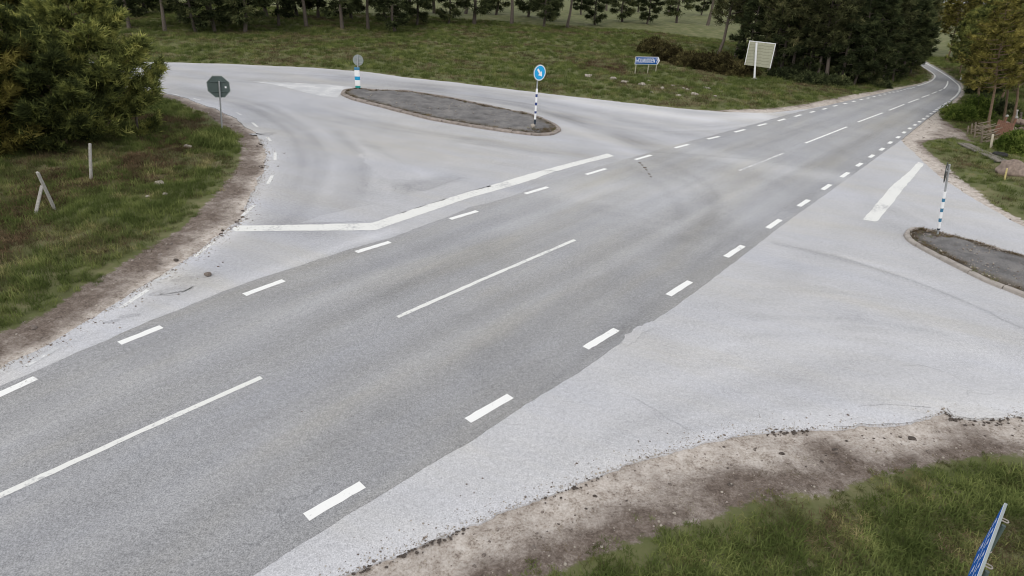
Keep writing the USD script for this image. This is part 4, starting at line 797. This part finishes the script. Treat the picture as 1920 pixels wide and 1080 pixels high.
# pines on the right
RP = dict(seed=21, H=9.5, base=3.3, R=2.5, kind='pine', tufts=1000, tuft_len=0.30, per=16, width=0.045, droop=0.32, shape=0.7, jit=0.06)
RQ = dict(seed=22, H=8.5, base=2.6, R=2.3, kind='pine', tufts=1000, tuft_len=0.30, per=16, width=0.045, droop=0.22, shape=0.7, jit=0.06)
RS = [('yellow_pine_tree', RP, 'pine_needle_rust', 'bark_pine'), ('drooping_pine_tree', RQ, 'pine_needle_olive', 'bark_pine')]
for px, k, lb, sc in [((1857, 252), 0, 'yellowish pine with a straight bare trunk between the stick fence and the red boards', 0.75), ((1894, 238), 1, 'pine with a thick trunk right behind the red boards', 0.8), ((1882, 227), 0, 'pine with a bent thin trunk behind the red boards', 0.7), ((1925, 222), 0, 'rusty pine at the right picture edge', 0.8),
                      ((1836, 190), 1, 'olive pine at the right roadside beyond the stick fence', 0.85), ((1812, 162), 1, 'pine beside the outer bend of the road', 0.75), ((1850, 158), 0, 'rusty pine behind the outer bend of the road', 0.9), ((1900, 165), 0, 'tall rusty pine high at the right edge', 1.0), ((1800, 138), 1, 'pine on the slope above the outer bend', 0.7), ((1875, 195), 1, 'olive pine in the middle of the right grove', 0.85)]:
    plant(*RS[k], lb, px, r.uniform(0, 6.28), sc, 'pines of the right grove')
for px in [(1775, 112), (1800, 106), (1830, 112), (1865, 120), (1900, 125), (1745, 96), (1940, 150), (1930, 185)]:
    plant(*RS[int(r.integers(2))], 'pine at the back of the right grove', px, r.uniform(0, 6.28), r.uniform(0.8, 1.1), 'pines at the back of the right grove')

# leafy bushes
def bush(label, px, size, seed, n, leaf='hedge_leaf', name='bush', ll=0.13):
    p = at(*px); rr = np.random.default_rng(seed); t = thing(name, label, 'bush', sink(p, 0.05))
    stems, C = [], []
    for k in range(9):
        a = rr.uniform(0, 6.28); e = np.array([math.cos(a), math.sin(a), 0]) * np.array(size) * rr.uniform(0.2, 0.75) + [0, 0, size[2] * rr.uniform(0.6, 0.95)]
        pts = np.outer(np.linspace(0, 1, 4), e) + rr.normal(0, 0.03, (4, 3)); pts[0] = [rr.normal(0, 0.08), rr.normal(0, 0.08), -0.1]
        stems.append(tube(pts, np.linspace(0.022, 0.006, 4), 5, False))
    u_ = unit(rr.normal(0, 1, (n, 3))); u_[:, 2] = np.abs(u_[:, 2]) * 1.0; rad = rr.uniform(0.35, 1, (n, 1)) ** 0.5
    lump = 0.65 + 0.7 * meshkit.noise(u_ * 2.6 + seed, seed)[:, None]
    C = u_ * rad * lump * np.array(size)
    obj('stems', cat(stems), 'bark_grey', t); obj('leaves', needles(C, u_ + [0, 0, 0.5], ll, ll * 0.42, 9, rr, 1.2, 0.09), leaf, t)
    return t
bush('low green bush beside the road just left of the stick fence', (1800, 226), (0.8, 0.8, 0.9), 1, 650)
bush('green bush behind the stick fence under the pine', (1826, 222), (1.0, 0.9, 1.35), 2, 800)
bush('small green bush nearest to the tarmac on the right verge', (1784, 214), (0.6, 0.6, 0.55), 3, 450)
bush('green bush with yellow tips to the right of the pale broken stake', (1899, 285), (0.80, 0.75, 1.0), 4, 900)
bush('green bush at the right picture edge above the boulder', (1928, 292), (0.9, 0.8, 1.25), 5, 900)
0 and bush('fresh green clump in the grass at the foot of the stop sign', (424, 262), (0.75, 0.6, 0.42), 6, 500, 'lush_blade', 'grass_clump', 0.28)
for i, px in enumerate([(1290, 124), (1322, 130), (1352, 137), (1383, 141), (1255, 114), (1225, 102)]):
    bush(['brown-olive bush a little right of the blue direction sign', 'brown-olive bush second to the right of the blue direction sign', 'low olive bush halfway between direction sign and pale board', 'olive bush just left of the pale board', 'bush behind the arrow tip of the blue direction sign', 'bush in the meadow behind the blue direction sign'][i], px, (1.6, 1.2, 1.1 + 0.2 * (i % 3)), 20 + i, 750, 'bush_leaf', 'bush', 0.2)
for i, px in enumerate([(1470, 148), (1520, 157), (1560, 162), (1640, 162), (1842, 176), (1845, 205), (1868, 215)]):
    bush(['undergrowth bush at the foot of the forest right of the board', 'undergrowth bush at the dip of the forest edge', 'undergrowth bush at the foot of the thin pale trunk', 'undergrowth bush at the forest foot by the inner bend', 'dark bush beside the outer bend of the road', 'dark bush under the right grove behind the stick fence', 'dark bush behind the red boards'][i], px, (1.3, 0.9, 0.8), 40 + i, 450, 'spruce_needle', 'bush', 0.22)

# ---------------------------------------------------------------- the corner with the fence on the right
b0, b1 = at(1822, 250), at(1858, 281)
t = thing('stick_fence', 'broken fence of slanting grey-brown sticks between the right bushes and the pine trunk', 'fence')
r = np.random.default_rng(8); run = b1 - b0; Lf = np.linalg.norm(run); ax = run / Lf; nrm = np.array([-ax[1], ax[0], 0]); rt = np.array([CX[0], CX[1], 0]) / np.linalg.norm(CX[:2])
for k in range(8):
    for j in range(3):
        s_ = (k % 2 * 0.5 + j) / 3.6 * Lf + r.uniform(-0.1, 0.1); o = b0 + ax * s_ + [0, 0, 0.04 + 0.085 * k + r.uniform(-0.02, 0.02)] + nrm * r.uniform(-0.05, 0.05)
        ln = r.uniform(0.45, 0.75); a = math.radians(r.uniform(16, 32)) * (1 if r.random() < 0.82 else -1)
        e = o + rt * ln * math.cos(a) + np.array([0, 0, ln * math.sin(a)]) + nrm * r.uniform(-0.06, 0.06)
        obj('stick', tube([o, (o + e) / 2 + r.normal(0, 0.015, 3), e], [0.028, 0.025, 0.020], 5), 'brown_stick', t)
for (x, y, y2) in ((1815, 252, 236), (1822, 252, 232), (1829, 258, 229), (1842, 268, 238)):
    q = at(x, y); obj('post', tube([q - [0, 0, 0.2], lean_point(q, x + 1, y2)], [0.045, 0.035], 6), 'brown_stick', t)
g0, g1 = at(1861, 252), at(1892, 257)
t = thing('board_fence', 'short fence of upright red-brown boards right of the straight pine trunk', 'fence')
run = g1 - g0; Lg = np.linalg.norm(run[:2]); ax = run / Lg; ang = math.atan2(ax[1], ax[0]); nb = 9
hb = place_height(g0, 1861, 224)
for k in range(nb):
    q = g0 + ax * ((k + 0.5) / nb * Lg); hh = hb - 0.02 * k + r.normal(0, 0.015)
    obj('board', set_sign(box_mesh(Lg / nb - 0.012, 0.022, hh, (0, 0, hh / 2)), ang, q), 'red_board', t)
for fz in (0.25, 0.8):
    m = box_mesh(Lg, 0.04, 0.07, (Lg / 2, 0.034, hb * fz)); obj('rail', set_sign(m, ang, g0), 'red_board', t)
for fr_ in (0.45, 1.02):
    q = g0 + ax * (fr_ * Lg) + np.array([-ax[1], ax[0], 0]) * 0.12; obj('post', tube([q - [0, 0, 0.1], q + [0, 0, hb + 0.22]], 0.055, 8), 'red_board', t, 40); obj('post_cap', moved(trimesh.creation.icosphere(2, 0.075), q + [0, 0, hb + 0.24]), 'weathered_wood', t, True)
for px, h_px, lb in [((1905, 234), 208, 'grey post with a pale top behind the red boards'), ((1913, 238), 213, 'darker grey post right of the pale-topped one')]:
    b = at(*px); tp = lean_point(b, px[0] + 1.5, h_px); t = thing('grove_post', lb, 'post'); obj('post', tube([b - [0, 0, 0.1], tp], [0.075, 0.065], 8), 'weathered_wood' if px[0] < 1910 else 'bark_grey', t, 40); obj('cap', tube([tp, tp + [0, 0, 0.07]], 0.08, 8), 'concrete' if px[0] < 1910 else 'bark_grey', t, 40)
t = thing('stone_heap', 'low heap of pinkish stones right of the red boards', 'stones')
p0 = at(1902, 246)
for k in range(7): obj('stone', moved(rock_mesh((0.45, 0.38, 0.34), 60 + k, 2), p0 + [r.uniform(-0.6, 0.6), r.uniform(-0.25, 0.25), 0.12 + 0.2 * (k % 3)]), 'stone_pink', t, 40)
b = at(1857.5, 277); tp = lean_point(b, 1862, 252); t = thing('broken_stake', 'short pale splintered stake in front of the stick fence', 'post')
squared(b, tp, 0.10, 'pale_wood', t, 'stake'); squared(b + [0.14, 0, -0.05], b + (tp - b) * 0.35, 0.07, 'pale_wood', t, 'splinter')
b = at(1884, 337); tp = lean_point(b, 1888.5, 315.5); t = thing('marker_stake', 'thin yellow wooden stake standing before the boulder', 'post'); squared(b - [0, 0, 0.1], tp, 0.06, 'yellow_wood', t, 'stake')
# plank path
q0, q1 = at(1806, 271), at(1882, 306)
t = thing('plank_path', 'worn grey plank path leading to the boulder through the right verge', 'path')
run = q1 - q0; Lp = np.linalg.norm(run[:2]); ax = run / Lp; ang = math.atan2(ax[1], ax[0])
for k in range(3):
    for j in range(2):
        ln = Lp / 2 - 0.02; m = box_mesh(ln, 0.20, 0.07, ((j + 0.5) * Lp / 2, (k - 1) * 0.215, 0.05 + 0.01 * ((k + j) % 2)), 0.01); v = np.array(m.vertices); v[:, 2] += v[:, 0] / Lp * run[2] ; m.vertices = v
        obj('plank', set_sign(m, ang, q0), 'plank_grey', t)
obj('bearer', set_sign(box_mesh(0.1, 0.75, 0.1, (Lp * 0.97, 0, -0.02 + run[2])), ang, q0), 'dark_metal', t)
b = at(1874, 293); t = thing('old_tyre', 'dark old tyre lying between the plank path and the green bush', 'tyre')
ty = trimesh.creation.torus(0.24, 0.085, 28, 12); obj('tyre', moved(ty, b + [0, 0, 0.09]), 'rubber', t, True)
# boulder
b = at(1897, 326)
bm = rock_mesh((1.15, 0.75, 0.85), 19, 4, 0.26); v = np.array(bm.vertices)
v[:, 2] *= 1 - 0.38 * v[:, 0]; v[:, 2] += -0.12 * v[:, 0]; bm.vertices = v
t = thing('boulder', 'large pinkish-grey boulder lying in the grass at the right edge', 'boulder', sink(b, -0.20), math.radians(-32)); obj('rock', bm, 'stone_pink', t, True)
# marker posts of the far bend
for px, tp_, lb in [((1800.5, 150), 141, 'white roadside marker post on the outer bend'), ((1719, 116.5), 110, 'dark roadside marker post where the road leaves the view')]:
    b = at(*px); tp = lean_point(b, px[0], tp_); t = thing('marker_post', lb, 'post', tuple(b)); h = tp[2] - b[2]
    obj('post', box_mesh(0.13, 0.06, h, (0, 0, h / 2), 0.015), 'sign_white', t); obj('reflector', box_mesh(0.132, 0.064, h * 0.18, (0, 0, h * 0.72)), 'band_dark', t)
# stones of the far bank and of the left bank
for i, (px, w) in enumerate([((1172, 155), 14), ((1204, 159), 13), ((1242, 166), 10), ((1262, 161), 8), ((1281, 166), 7), ((1289, 168), 6), ((1302, 177), 13), ((1222, 174), 8), ((1272, 179), 8), ((1323, 166), 14), ((1341, 180), 7), ((1102, 144), 15), ((1150, 148), 16), ((1216, 152), 6)]):
    b = at(*px); s = w * np.linalg.norm(b - [0, 0, CAM_H]) / CAM_F
    t = thing('bank_stone', ['pale stone left of the foot of the direction sign', 'pale broken stone below the first post of the direction sign', 'roundest pale stone of the far bank', 'brownish stone right of the round pale one', 'small pale stone in the middle of the far bank', 'tiny stone beside the small pale one', 'flat wide stone low in the far bank', 'small low stone near the far tarmac', 'stone in the grass right above the far tarmac', 'broad flat stone under the pale board', 'small stone furthest right in the far bank', 'flat pale slab furthest left in the far bank', 'flat slab under a brown patch left of the direction sign', 'small stone between the posts of the direction sign'][i], 'stone', tuple(b + [0, 0, s * 0.0]), r.uniform(0, 3))
    obj('rock', rock_mesh((s * 1.05, s * 0.8, s * 0.55), 100 + i, 3, 0.5), 'stone_pale', t, 40)
for i, (px, w, lb) in enumerate([((300, 346), 17, 'pale grey stone in the left bank'), ((310, 365), 10, 'smaller grey stone below the pale one in the left bank'), ((277, 369), 9, 'small flat stone left of the smaller grey one'), ((352, 276), 12, 'flat pale stone beside the green clump in the left bank')]):
    b = at(*px); s = w * np.linalg.norm(b - [0, 0, CAM_H]) / CAM_F
    t = thing('bank_stone', lb, 'stone', tuple(b + [0, 0, s * 0.1]), i); obj('rock', rock_mesh((s, s * 0.8, s * 0.5), 130 + i, 2), 'stone_pale', t, 40)
b = plane(391, 517); t = thing('loose_rock', 'dark loose stone lying on the tarmac of the left corner', 'stone', (b[0], b[1], 0.05)); obj('rock', rock_mesh((0.17, 0.13, 0.10), 140, 2), 'clod', t, 40)
clods = []
for px, s in [((1200, 306), 0.10), ((1204, 310), 0.08), ((1209, 315), 0.11), ((1212, 319), 0.08), ((1217, 327), 0.09), ((1220, 332), 0.08), ((409, 500), 0.05), ((418, 492), 0.045), ((335, 552), 0.04), ((875, 908), 0.025), ((905, 897), 0.025), ((566, 772), 0.025)]:
    b = plane(*px); clods.append(moved(rock_mesh((s * 1.4, s, s * 0.5), int(px[0]), 1), [b[0], b[1], s * 0.15]))
def along(px, n, s0, s1, seed, off):
    ln = LineString(flat(px)); rr = np.random.default_rng(seed)
    for k in range(n):
        c = rr.uniform(0, ln.length); s = rr.uniform(s0, s1); q = np.array(ln.interpolate(c + rr.normal(0, 0.1)).coords[0]) + rr.normal(0, off, 2)
        if meshkit.noise(np.array([[c * 0.9, 0.0, seed]]), seed)[0] < 0.48: continue
        clods.append(moved(rock_mesh((s * rr.uniform(0.8, 1.8), s, s * 0.6), int(rr.integers(1000)), 1), [q[0], q[1], -0.012]))
_b = gravel_polys[1].bounds; _r = np.random.default_rng(909)
for k in range(420):
    q = _r.uniform([-1, 4.0], [11, 9.5]); s_ = float(np.exp(_r.normal(-3.3, 0.45)))
    if gravel_polys[1].contains(Point(q)) and 0.08 < dist_paved(q[0], q[1]) < 1.0 and meshkit.noise(np.array([[q[0] * 1.2, q[1] * 1.2, 0.0]]), 77)[0] > 0.45: clods.append(moved(rock_mesh((s_ * 1.4, s_, s_ * 0.5), int(_r.integers(1000)), 1), [q[0], q[1], ground_z(q[0], q[1])]))
along(LOW_EDGE[3:10], 170, 0.015, 0.05, 3, 0.045); along(LOW_EDGE[14:26], 240, 0.015, 0.06, 4, 0.06); along(LEFT_EDGE[8:18], 120, 0.04, 0.12, 5, 0.14)
def along(px, n, s0, s1, seed, off):
    ln = LineString(flat(px)); rr = np.random.default_rng(seed)
    for k in range(n):
        c = rr.uniform(0, ln.length); s = rr.uniform(s0, s1); q = np.array(ln.interpolate(c + rr.normal(0, 0.1)).coords[0]) + rr.normal(0, off, 2)
        if meshkit.noise(np.array([[c * 0.9, 0.0, seed]]), seed)[0] < 0.48: continue
        clods.append(moved(rock_mesh((s * rr.uniform(0.8, 1.8), s, s * 0.6), int(rr.integers(1000)), 1), [q[0], q[1], -0.012]))
_b = gravel_polys[1].bounds; _r = np.random.default_rng(909)
for k in range(420):
    q = _r.uniform([-1, 4.0], [11, 9.5]); s_ = float(np.exp(_r.normal(-3.3, 0.45)))
    if gravel_polys[1].contains(Point(q)) and 0.08 < dist_paved(q[0], q[1]) < 1.0 and meshkit.noise(np.array([[q[0] * 1.2, q[1] * 1.2, 0.0]]), 77)[0] > 0.45: clods.append(moved(rock_mesh((s_ * 1.4, s_, s_ * 0.5), int(_r.integers(1000)), 1), [q[0], q[1], ground_z(q[0], q[1])]))
along(LOW_EDGE[3:10], 170, 0.015, 0.05, 3, 0.045); along(LOW_EDGE[14:26], 240, 0.015, 0.06, 4, 0.06); along(LEFT_EDGE[8:18], 120, 0.04, 0.12, 5, 0.14)
tag(obj('dirt_clods', cat(clods), 'clod', None, 40), 'small dark clods and tar crumbs scattered on the tarmac', 'debris', None, 'stuff')

# ---------------------------------------------------------------- grass, gravel and weeds (nobody could count them)
def tuft(seed, n, length, width, spread, lay):
    r = np.random.default_rng(seed); V_, F_ = [], []
    for k in range(n):
        o = np.array([*r.normal(0, spread, 2), -0.01]); a = r.uniform(0, 6.28); d = np.array([math.cos(a), math.sin(a), 0]); s = np.array([-d[1], d[0], 0]) * width * r.uniform(0.6, 1.2) / 2; L = length * r.uniform(0.45, 1.2)
        l1 = r.uniform(0.1, lay); l2 = l1 + r.uniform(0.2, lay)
        p1 = o + d * math.sin(l1) * L * 0.5 + [0, 0, math.cos(l1) * L * 0.5]; p2 = p1 + d * math.sin(min(l2, 1.7)) * L * 0.5 + [0, 0, math.cos(min(l2, 1.7)) * L * 0.5]
        i = len(V_); V_ += [o - s, o + s, p1 + s * 0.8, p1 - s * 0.8, p2]; F_ += [[i, i + 1, i + 2], [i, i + 2, i + 3], [i + 3, i + 2, i + 4]]
    return trimesh.Trimesh(np.array(V_), F_, process=False)
def instancer(name, protos, P, kinds, scales, label, category, seed):
    path = f'/World/{numbered("/World", name)}'
    pi = UsdGeom.PointInstancer.Define(stage, path); rel = pi.CreatePrototypesRel()
    UsdGeom.Scope.Define(stage, path + '/prototypes') if False else None
    for k, (m, mm) in enumerate(protos):
        q = f'{path}/{["clump", "clump_001", "clump_002", "clump_003", "clump_004", "clump_005", "clump_006", "clump_007"][k]}'
        g = usdkit.mesh(stage, q, m, f'/World/Looks/{mm}', False); g.CreateDoubleSidedAttr(True); rel.AddTarget(q)
    r = np.random.default_rng(seed); a = r.uniform(0, 2 * np.pi, len(P)) / 2
    pi.CreatePositionsAttr(Vt.Vec3fArray.FromNumpy(P.astype(np.float32))); pi.CreateProtoIndicesAttr(Vt.IntArray.FromNumpy(kinds.astype(np.int32)))
    quat = [Gf.Quath(float(math.cos(x)), 0.0, 0.0, float(math.sin(x))) for x in a]; pi.CreateOrientationsAttr(Vt.QuathArray(quat))
    pi.CreateScalesAttr(Vt.Vec3fArray.FromNumpy(np.repeat(scales[:, None], 3, 1).astype(np.float32)))
    tag(pi.GetPrim(), label, category, None, 'stuff')
def scatter(n, x0, x1, y0, y1, seed, margin=(-420, 2340, 0, 1500)):
    r = np.random.default_rng(seed); p = np.stack([r.uniform(x0, x1, n), r.uniform(y0, y1, n)], 1)
    q = project(np.c_[p, np.zeros(n)]); ok = (q[:, 0] > margin[0]) & (q[:, 0] < margin[1]) & (q[:, 1] > margin[2]) & (q[:, 1] < margin[3]) & ((p @ np.array([_f[0], _f[1]]) + (0 - CAM_H) * _f[2]) > 0)
    return p[ok]
def ground_points(p): return np.c_[p, terrain(p[:, 0], p[:, 1])]
def grass_field(p, seed, soft):
    """keeps the points that stand on grass; a ragged border; returns points, dryness and heather"""
    sg_ = signed(gravel_poly, p[:, 0], p[:, 1], 3.0); q3 = np.c_[p, np.zeros(len(p))]
    n = meshkit.noise(q3 * 2.0, seed) - 0.5
    r = np.random.default_rng(seed)
    keep = sg_ + n * 2 * soft > r.uniform(-0.1, soft, len(p)) ; keep &= dist_paved(p[:, 0], p[:, 1]) > 0.15
    p = p[keep]; q3 = q3[keep]
    return p, 0.6 * meshkit.noise(q3 * 0.55, 31) + 0.4 * meshkit.noise(q3 * 2.3, 32), signed(heather_poly, p[:, 0], p[:, 1], 3.0), sg_[keep]
# near lawn, bottom right
lawn = [(tuft(1, 16, 0.19, 0.015, 0.06, 1.5), 'grass_blade'), (tuft(2, 16, 0.16, 0.014, 0.065, 1.6), 'grass_blade'), (tuft(3, 16, 0.20, 0.016, 0.055, 1.4), 'lush_blade'), (tuft(4, 18, 0.16, 0.012, 0.07, 1.6), 'dry_blade')]
p = scatter(33000, -4, 14, 2.0, 11.5, 41); p, dry, _, sg_ = grass_field(p, 43, 0.42)
r = np.random.default_rng(44); u_ = r.random(len(p))
kinds = np.where(dry > 0.54 + 0.40 * (u_ - 0.5), 3, np.where(dry < 0.38 + 0.25 * (r.random(len(p)) - 0.5), 2, r.integers(0, 2, len(p))))
instancer('lawn_grass', lawn, ground_points(p), kinds, r.uniform(0.6, 1.1, len(p)) * np.clip(0.55 + sg_ * 0.9, 0.55, 1.0), 'uneven green and straw-coloured grass in the near right corner', 'grass', 45)
# banks
bank = [(tuft(5, 34, 0.24, 0.014, 0.11, 0.9), 'grass_blade'), (tuft(6, 34, 0.20, 0.013, 0.12, 1.1), 'grass_blade'), (tuft(7, 30, 0.26, 0.014, 0.10, 0.8), 'lush_blade'), (tuft(8, 28, 0.20, 0.012, 0.13, 1.3), 'dry_blade'), (tuft(9, 40, 0.22, 0.016, 0.14, 1.2), 'heather_twig')]
CLUMP = at(425, 262)
def bank_grass(name, n, x0, x1, y0, y1, seed, sc, label, lush=0.49, dryness=0.66, margin=(-500, 2340, 0, 1500)):
    p = scatter(n, x0, x1, y0, y1, seed, margin); p, dry, sh_, sg_ = grass_field(p, seed + 1, 0.3)
    r = np.random.default_rng(seed + 2); u_ = r.random(len(p))
    clump = np.hypot(p[:, 0] - CLUMP[0], p[:, 1] - CLUMP[1]) < 1.5
    lushness = lush + 0.14 * np.clip(1 - sg_ / 1.6, 0, 1) + 0.5 * clump
    kinds = np.where((dry > dryness + 0.3 * (u_ - 0.5)) & ~clump, 3, np.where(dry < lushness + 0.25 * (r.random(len(p)) - 0.5), 2, r.integers(0, 2, len(p))))
    kinds = np.where((sh_ < 0.4 * (u_ - 0.3)) & (u_ > 0.6), 4, kinds)
    instancer(name, bank, ground_points(p), kinds, r.uniform(0.6, 1.15, len(p)) * sc * np.clip(0.6 + sg_ * 0.6, 0.5, 1.0) * np.where(clump, 1.7, 1.0), label, 'grass', seed + 3)
bank_grass('bank_grass', 46000, -36, -3, 5, 40, 51, 1.0, 'rough green grass with brown heather on the left bank')
bank_grass('meadow_grass', 66000, -50, 62, 28, 84, 61, 1.35, 'rough meadow grass on the far bank behind the side road', 0.54, 0.63, (-400, 2300, 0, 260))
bank_grass('verge_grass', 17000, 12, 50, 12, 45, 71, 0.95, 'green and olive grass of the right verge round the boulder', 0.44, 0.57, (1560, 2340, 60, 700))
# stones and clods on the shoulders
peb = [(rock_mesh((0.05, 0.04, 0.03), 200, 1), 'stone_pale'), (rock_mesh((0.045, 0.04, 0.025), 201, 1), 'kerb_stone'), (rock_mesh((0.06, 0.045, 0.03), 202, 1), 'clod')]
def pebbles(name, n, x0, x1, y0, y1, seed, sc, label, poly):
    p = scatter(n, x0, x1, y0, y1, seed); shapely.prepare(poly); p = p[shapely.contains_xy(poly, p[:, 0], p[:, 1]) & (dist_paved(p[:, 0], p[:, 1]) > 0.05)]
    r = np.random.default_rng(seed + 1); kinds = r.choice([0, 1, 2], len(p), p=[0.45, 0.25, 0.30])
    instancer(name, peb, ground_points(p) + [0, 0, 0.004], kinds, np.exp(r.normal(-0.55, 0.6, len(p))) * sc, label, 'gravel', seed + 2)
pebbles('shoulder_gravel', 7000, -3, 12, 3.5, 12, 81, 0.6, 'loose stones and dark clods on the sandy shoulder at the bottom right', gravel_polys[1])
pebbles('shoulder_gravel', 5000, -25, -2, 7, 35, 91, 1.1, 'loose stones on the dirt shoulder along the left bank', gravel_polys[0])
pebbles('shoulder_gravel', 8000, 15, 40, 12, 45, 95, 1.1, 'loose stones on the dirt corner right of the main road', gravel_polys[2])
for nm_, poly_, n_, sd_ in (('pebbles on the long island', isl1_in, 2800, 301), ('pebbles on the right-hand island', isl2_in, 1700, 302)):
    b_ = poly_.bounds; r = np.random.default_rng(sd_); p = np.stack([r.uniform(b_[0], b_[2], n_), r.uniform(b_[1], b_[3], n_)], 1); p = p[shapely.contains_xy(poly_, p[:, 0], p[:, 1])]
    instancer('island_gravel', peb, np.c_[p, np.full(len(p), 0.125) + r.uniform(-0.03, 0.02, len(p))], r.choice([0, 1, 2], len(p), p=[0.34, 0.50, 0.16]), np.exp(r.normal(-0.35, 0.45, len(p))) * 0.9, 'loose ' + nm_, 'gravel', sd_ + 7)
for nm_, ed_, n_, sd_, k_ in (('grit spilled over the tarmac edge at the bottom right', LOW_EDGE[2:27], 5200, 401, 0.22), ('grit spilled over the tarmac edge of the left corner', LEFT_EDGE[0:18], 3600, 402, 0.34)):
    ln = LineString(flat(ed_)); r = np.random.default_rng(sd_); p = np.array([ln.interpolate(c).coords[0] for c in r.uniform(0, ln.length, n_)]) + r.normal(0, k_, (n_, 2)) * np.minimum(1, np.abs(r.normal(0, 0.7, (n_, 1))))
    p = p[shapely.contains_xy(paved.buffer(-0.02), p[:, 0], p[:, 1])]
    instancer('road_grit', peb, np.c_[p, np.full(len(p), 0.006)], r.choice([0, 1, 2], len(p), p=[0.62, 0.23, 0.15]), np.exp(r.normal(-1.0, 0.5, len(p))) * (0.7 if sd_ == 401 else 1.0), nm_, 'gravel', sd_ + 7)
# weeds along the island kerbs and strays on the shoulders
weed = [(tuft(15, 24, 0.14, 0.010, 0.06, 1.2), 'dry_blade'), (tuft(16, 22, 0.12, 0.012, 0.07, 1.2), 'heather_twig'), (tuft(17, 18, 0.12, 0.010, 0.05, 1.0), 'grass_blade')]
pts = []
r = np.random.default_rng(99)
for poly, n in ((isl1_in, 620), (isl2_in, 420)):
    ln = poly.exterior
    for k in range(n):
        q = ln.interpolate(r.uniform(0, ln.length)); v = np.array(q.coords[0]) + r.normal(0, 0.13, 2)
        if poly.contains(Point(v)): pts.append([*v, 0.10])
b = plane(1015, 246)
pts += [[b[0] + r.normal(0, 0.35), b[1] + r.normal(0, 0.2), 0.11] for _ in range(60)]
b = plane(1757, 447); pts += [[b[0] + r.normal(0, 0.3), b[1] + r.normal(0, 0.3), 0.11] for _ in range(40)]
P = np.array(pts); instancer('island_weeds', weed, P, r.choice([0, 1, 2], len(P), p=[0.45, 0.4, 0.15]), r.uniform(0.4, 1.0, len(P)), 'dry weeds growing along the kerbs of the two islands', 'weeds', 100)
p = scatter(9000, -3, 12, 3.5, 12, 111); p = p[shapely.contains_xy(gravel_polys[1], p[:, 0], p[:, 1])]; k = dist_paved(p[:, 0], p[:, 1]); p = p[(k > 0.5) & (r.random(len(p)) < np.clip(k - 0.35, 0, 1) * meshkit.noise(np.c_[p * 1.3, 0 * k], 55))]
instancer('shoulder_weeds', [(tuft(18, 12, 0.07, 0.005, 0.05, 1.4), 'dry_blade'), (tuft(19, 10, 0.06, 0.005, 0.05, 1.4), 'grass_blade')], ground_points(p), r.choice([0, 1], len(p), p=[0.8, 0.2]), r.uniform(0.5, 1.1, len(p)), 'sparse dry grass on the sandy shoulder at the bottom right', 'weeds', 112)
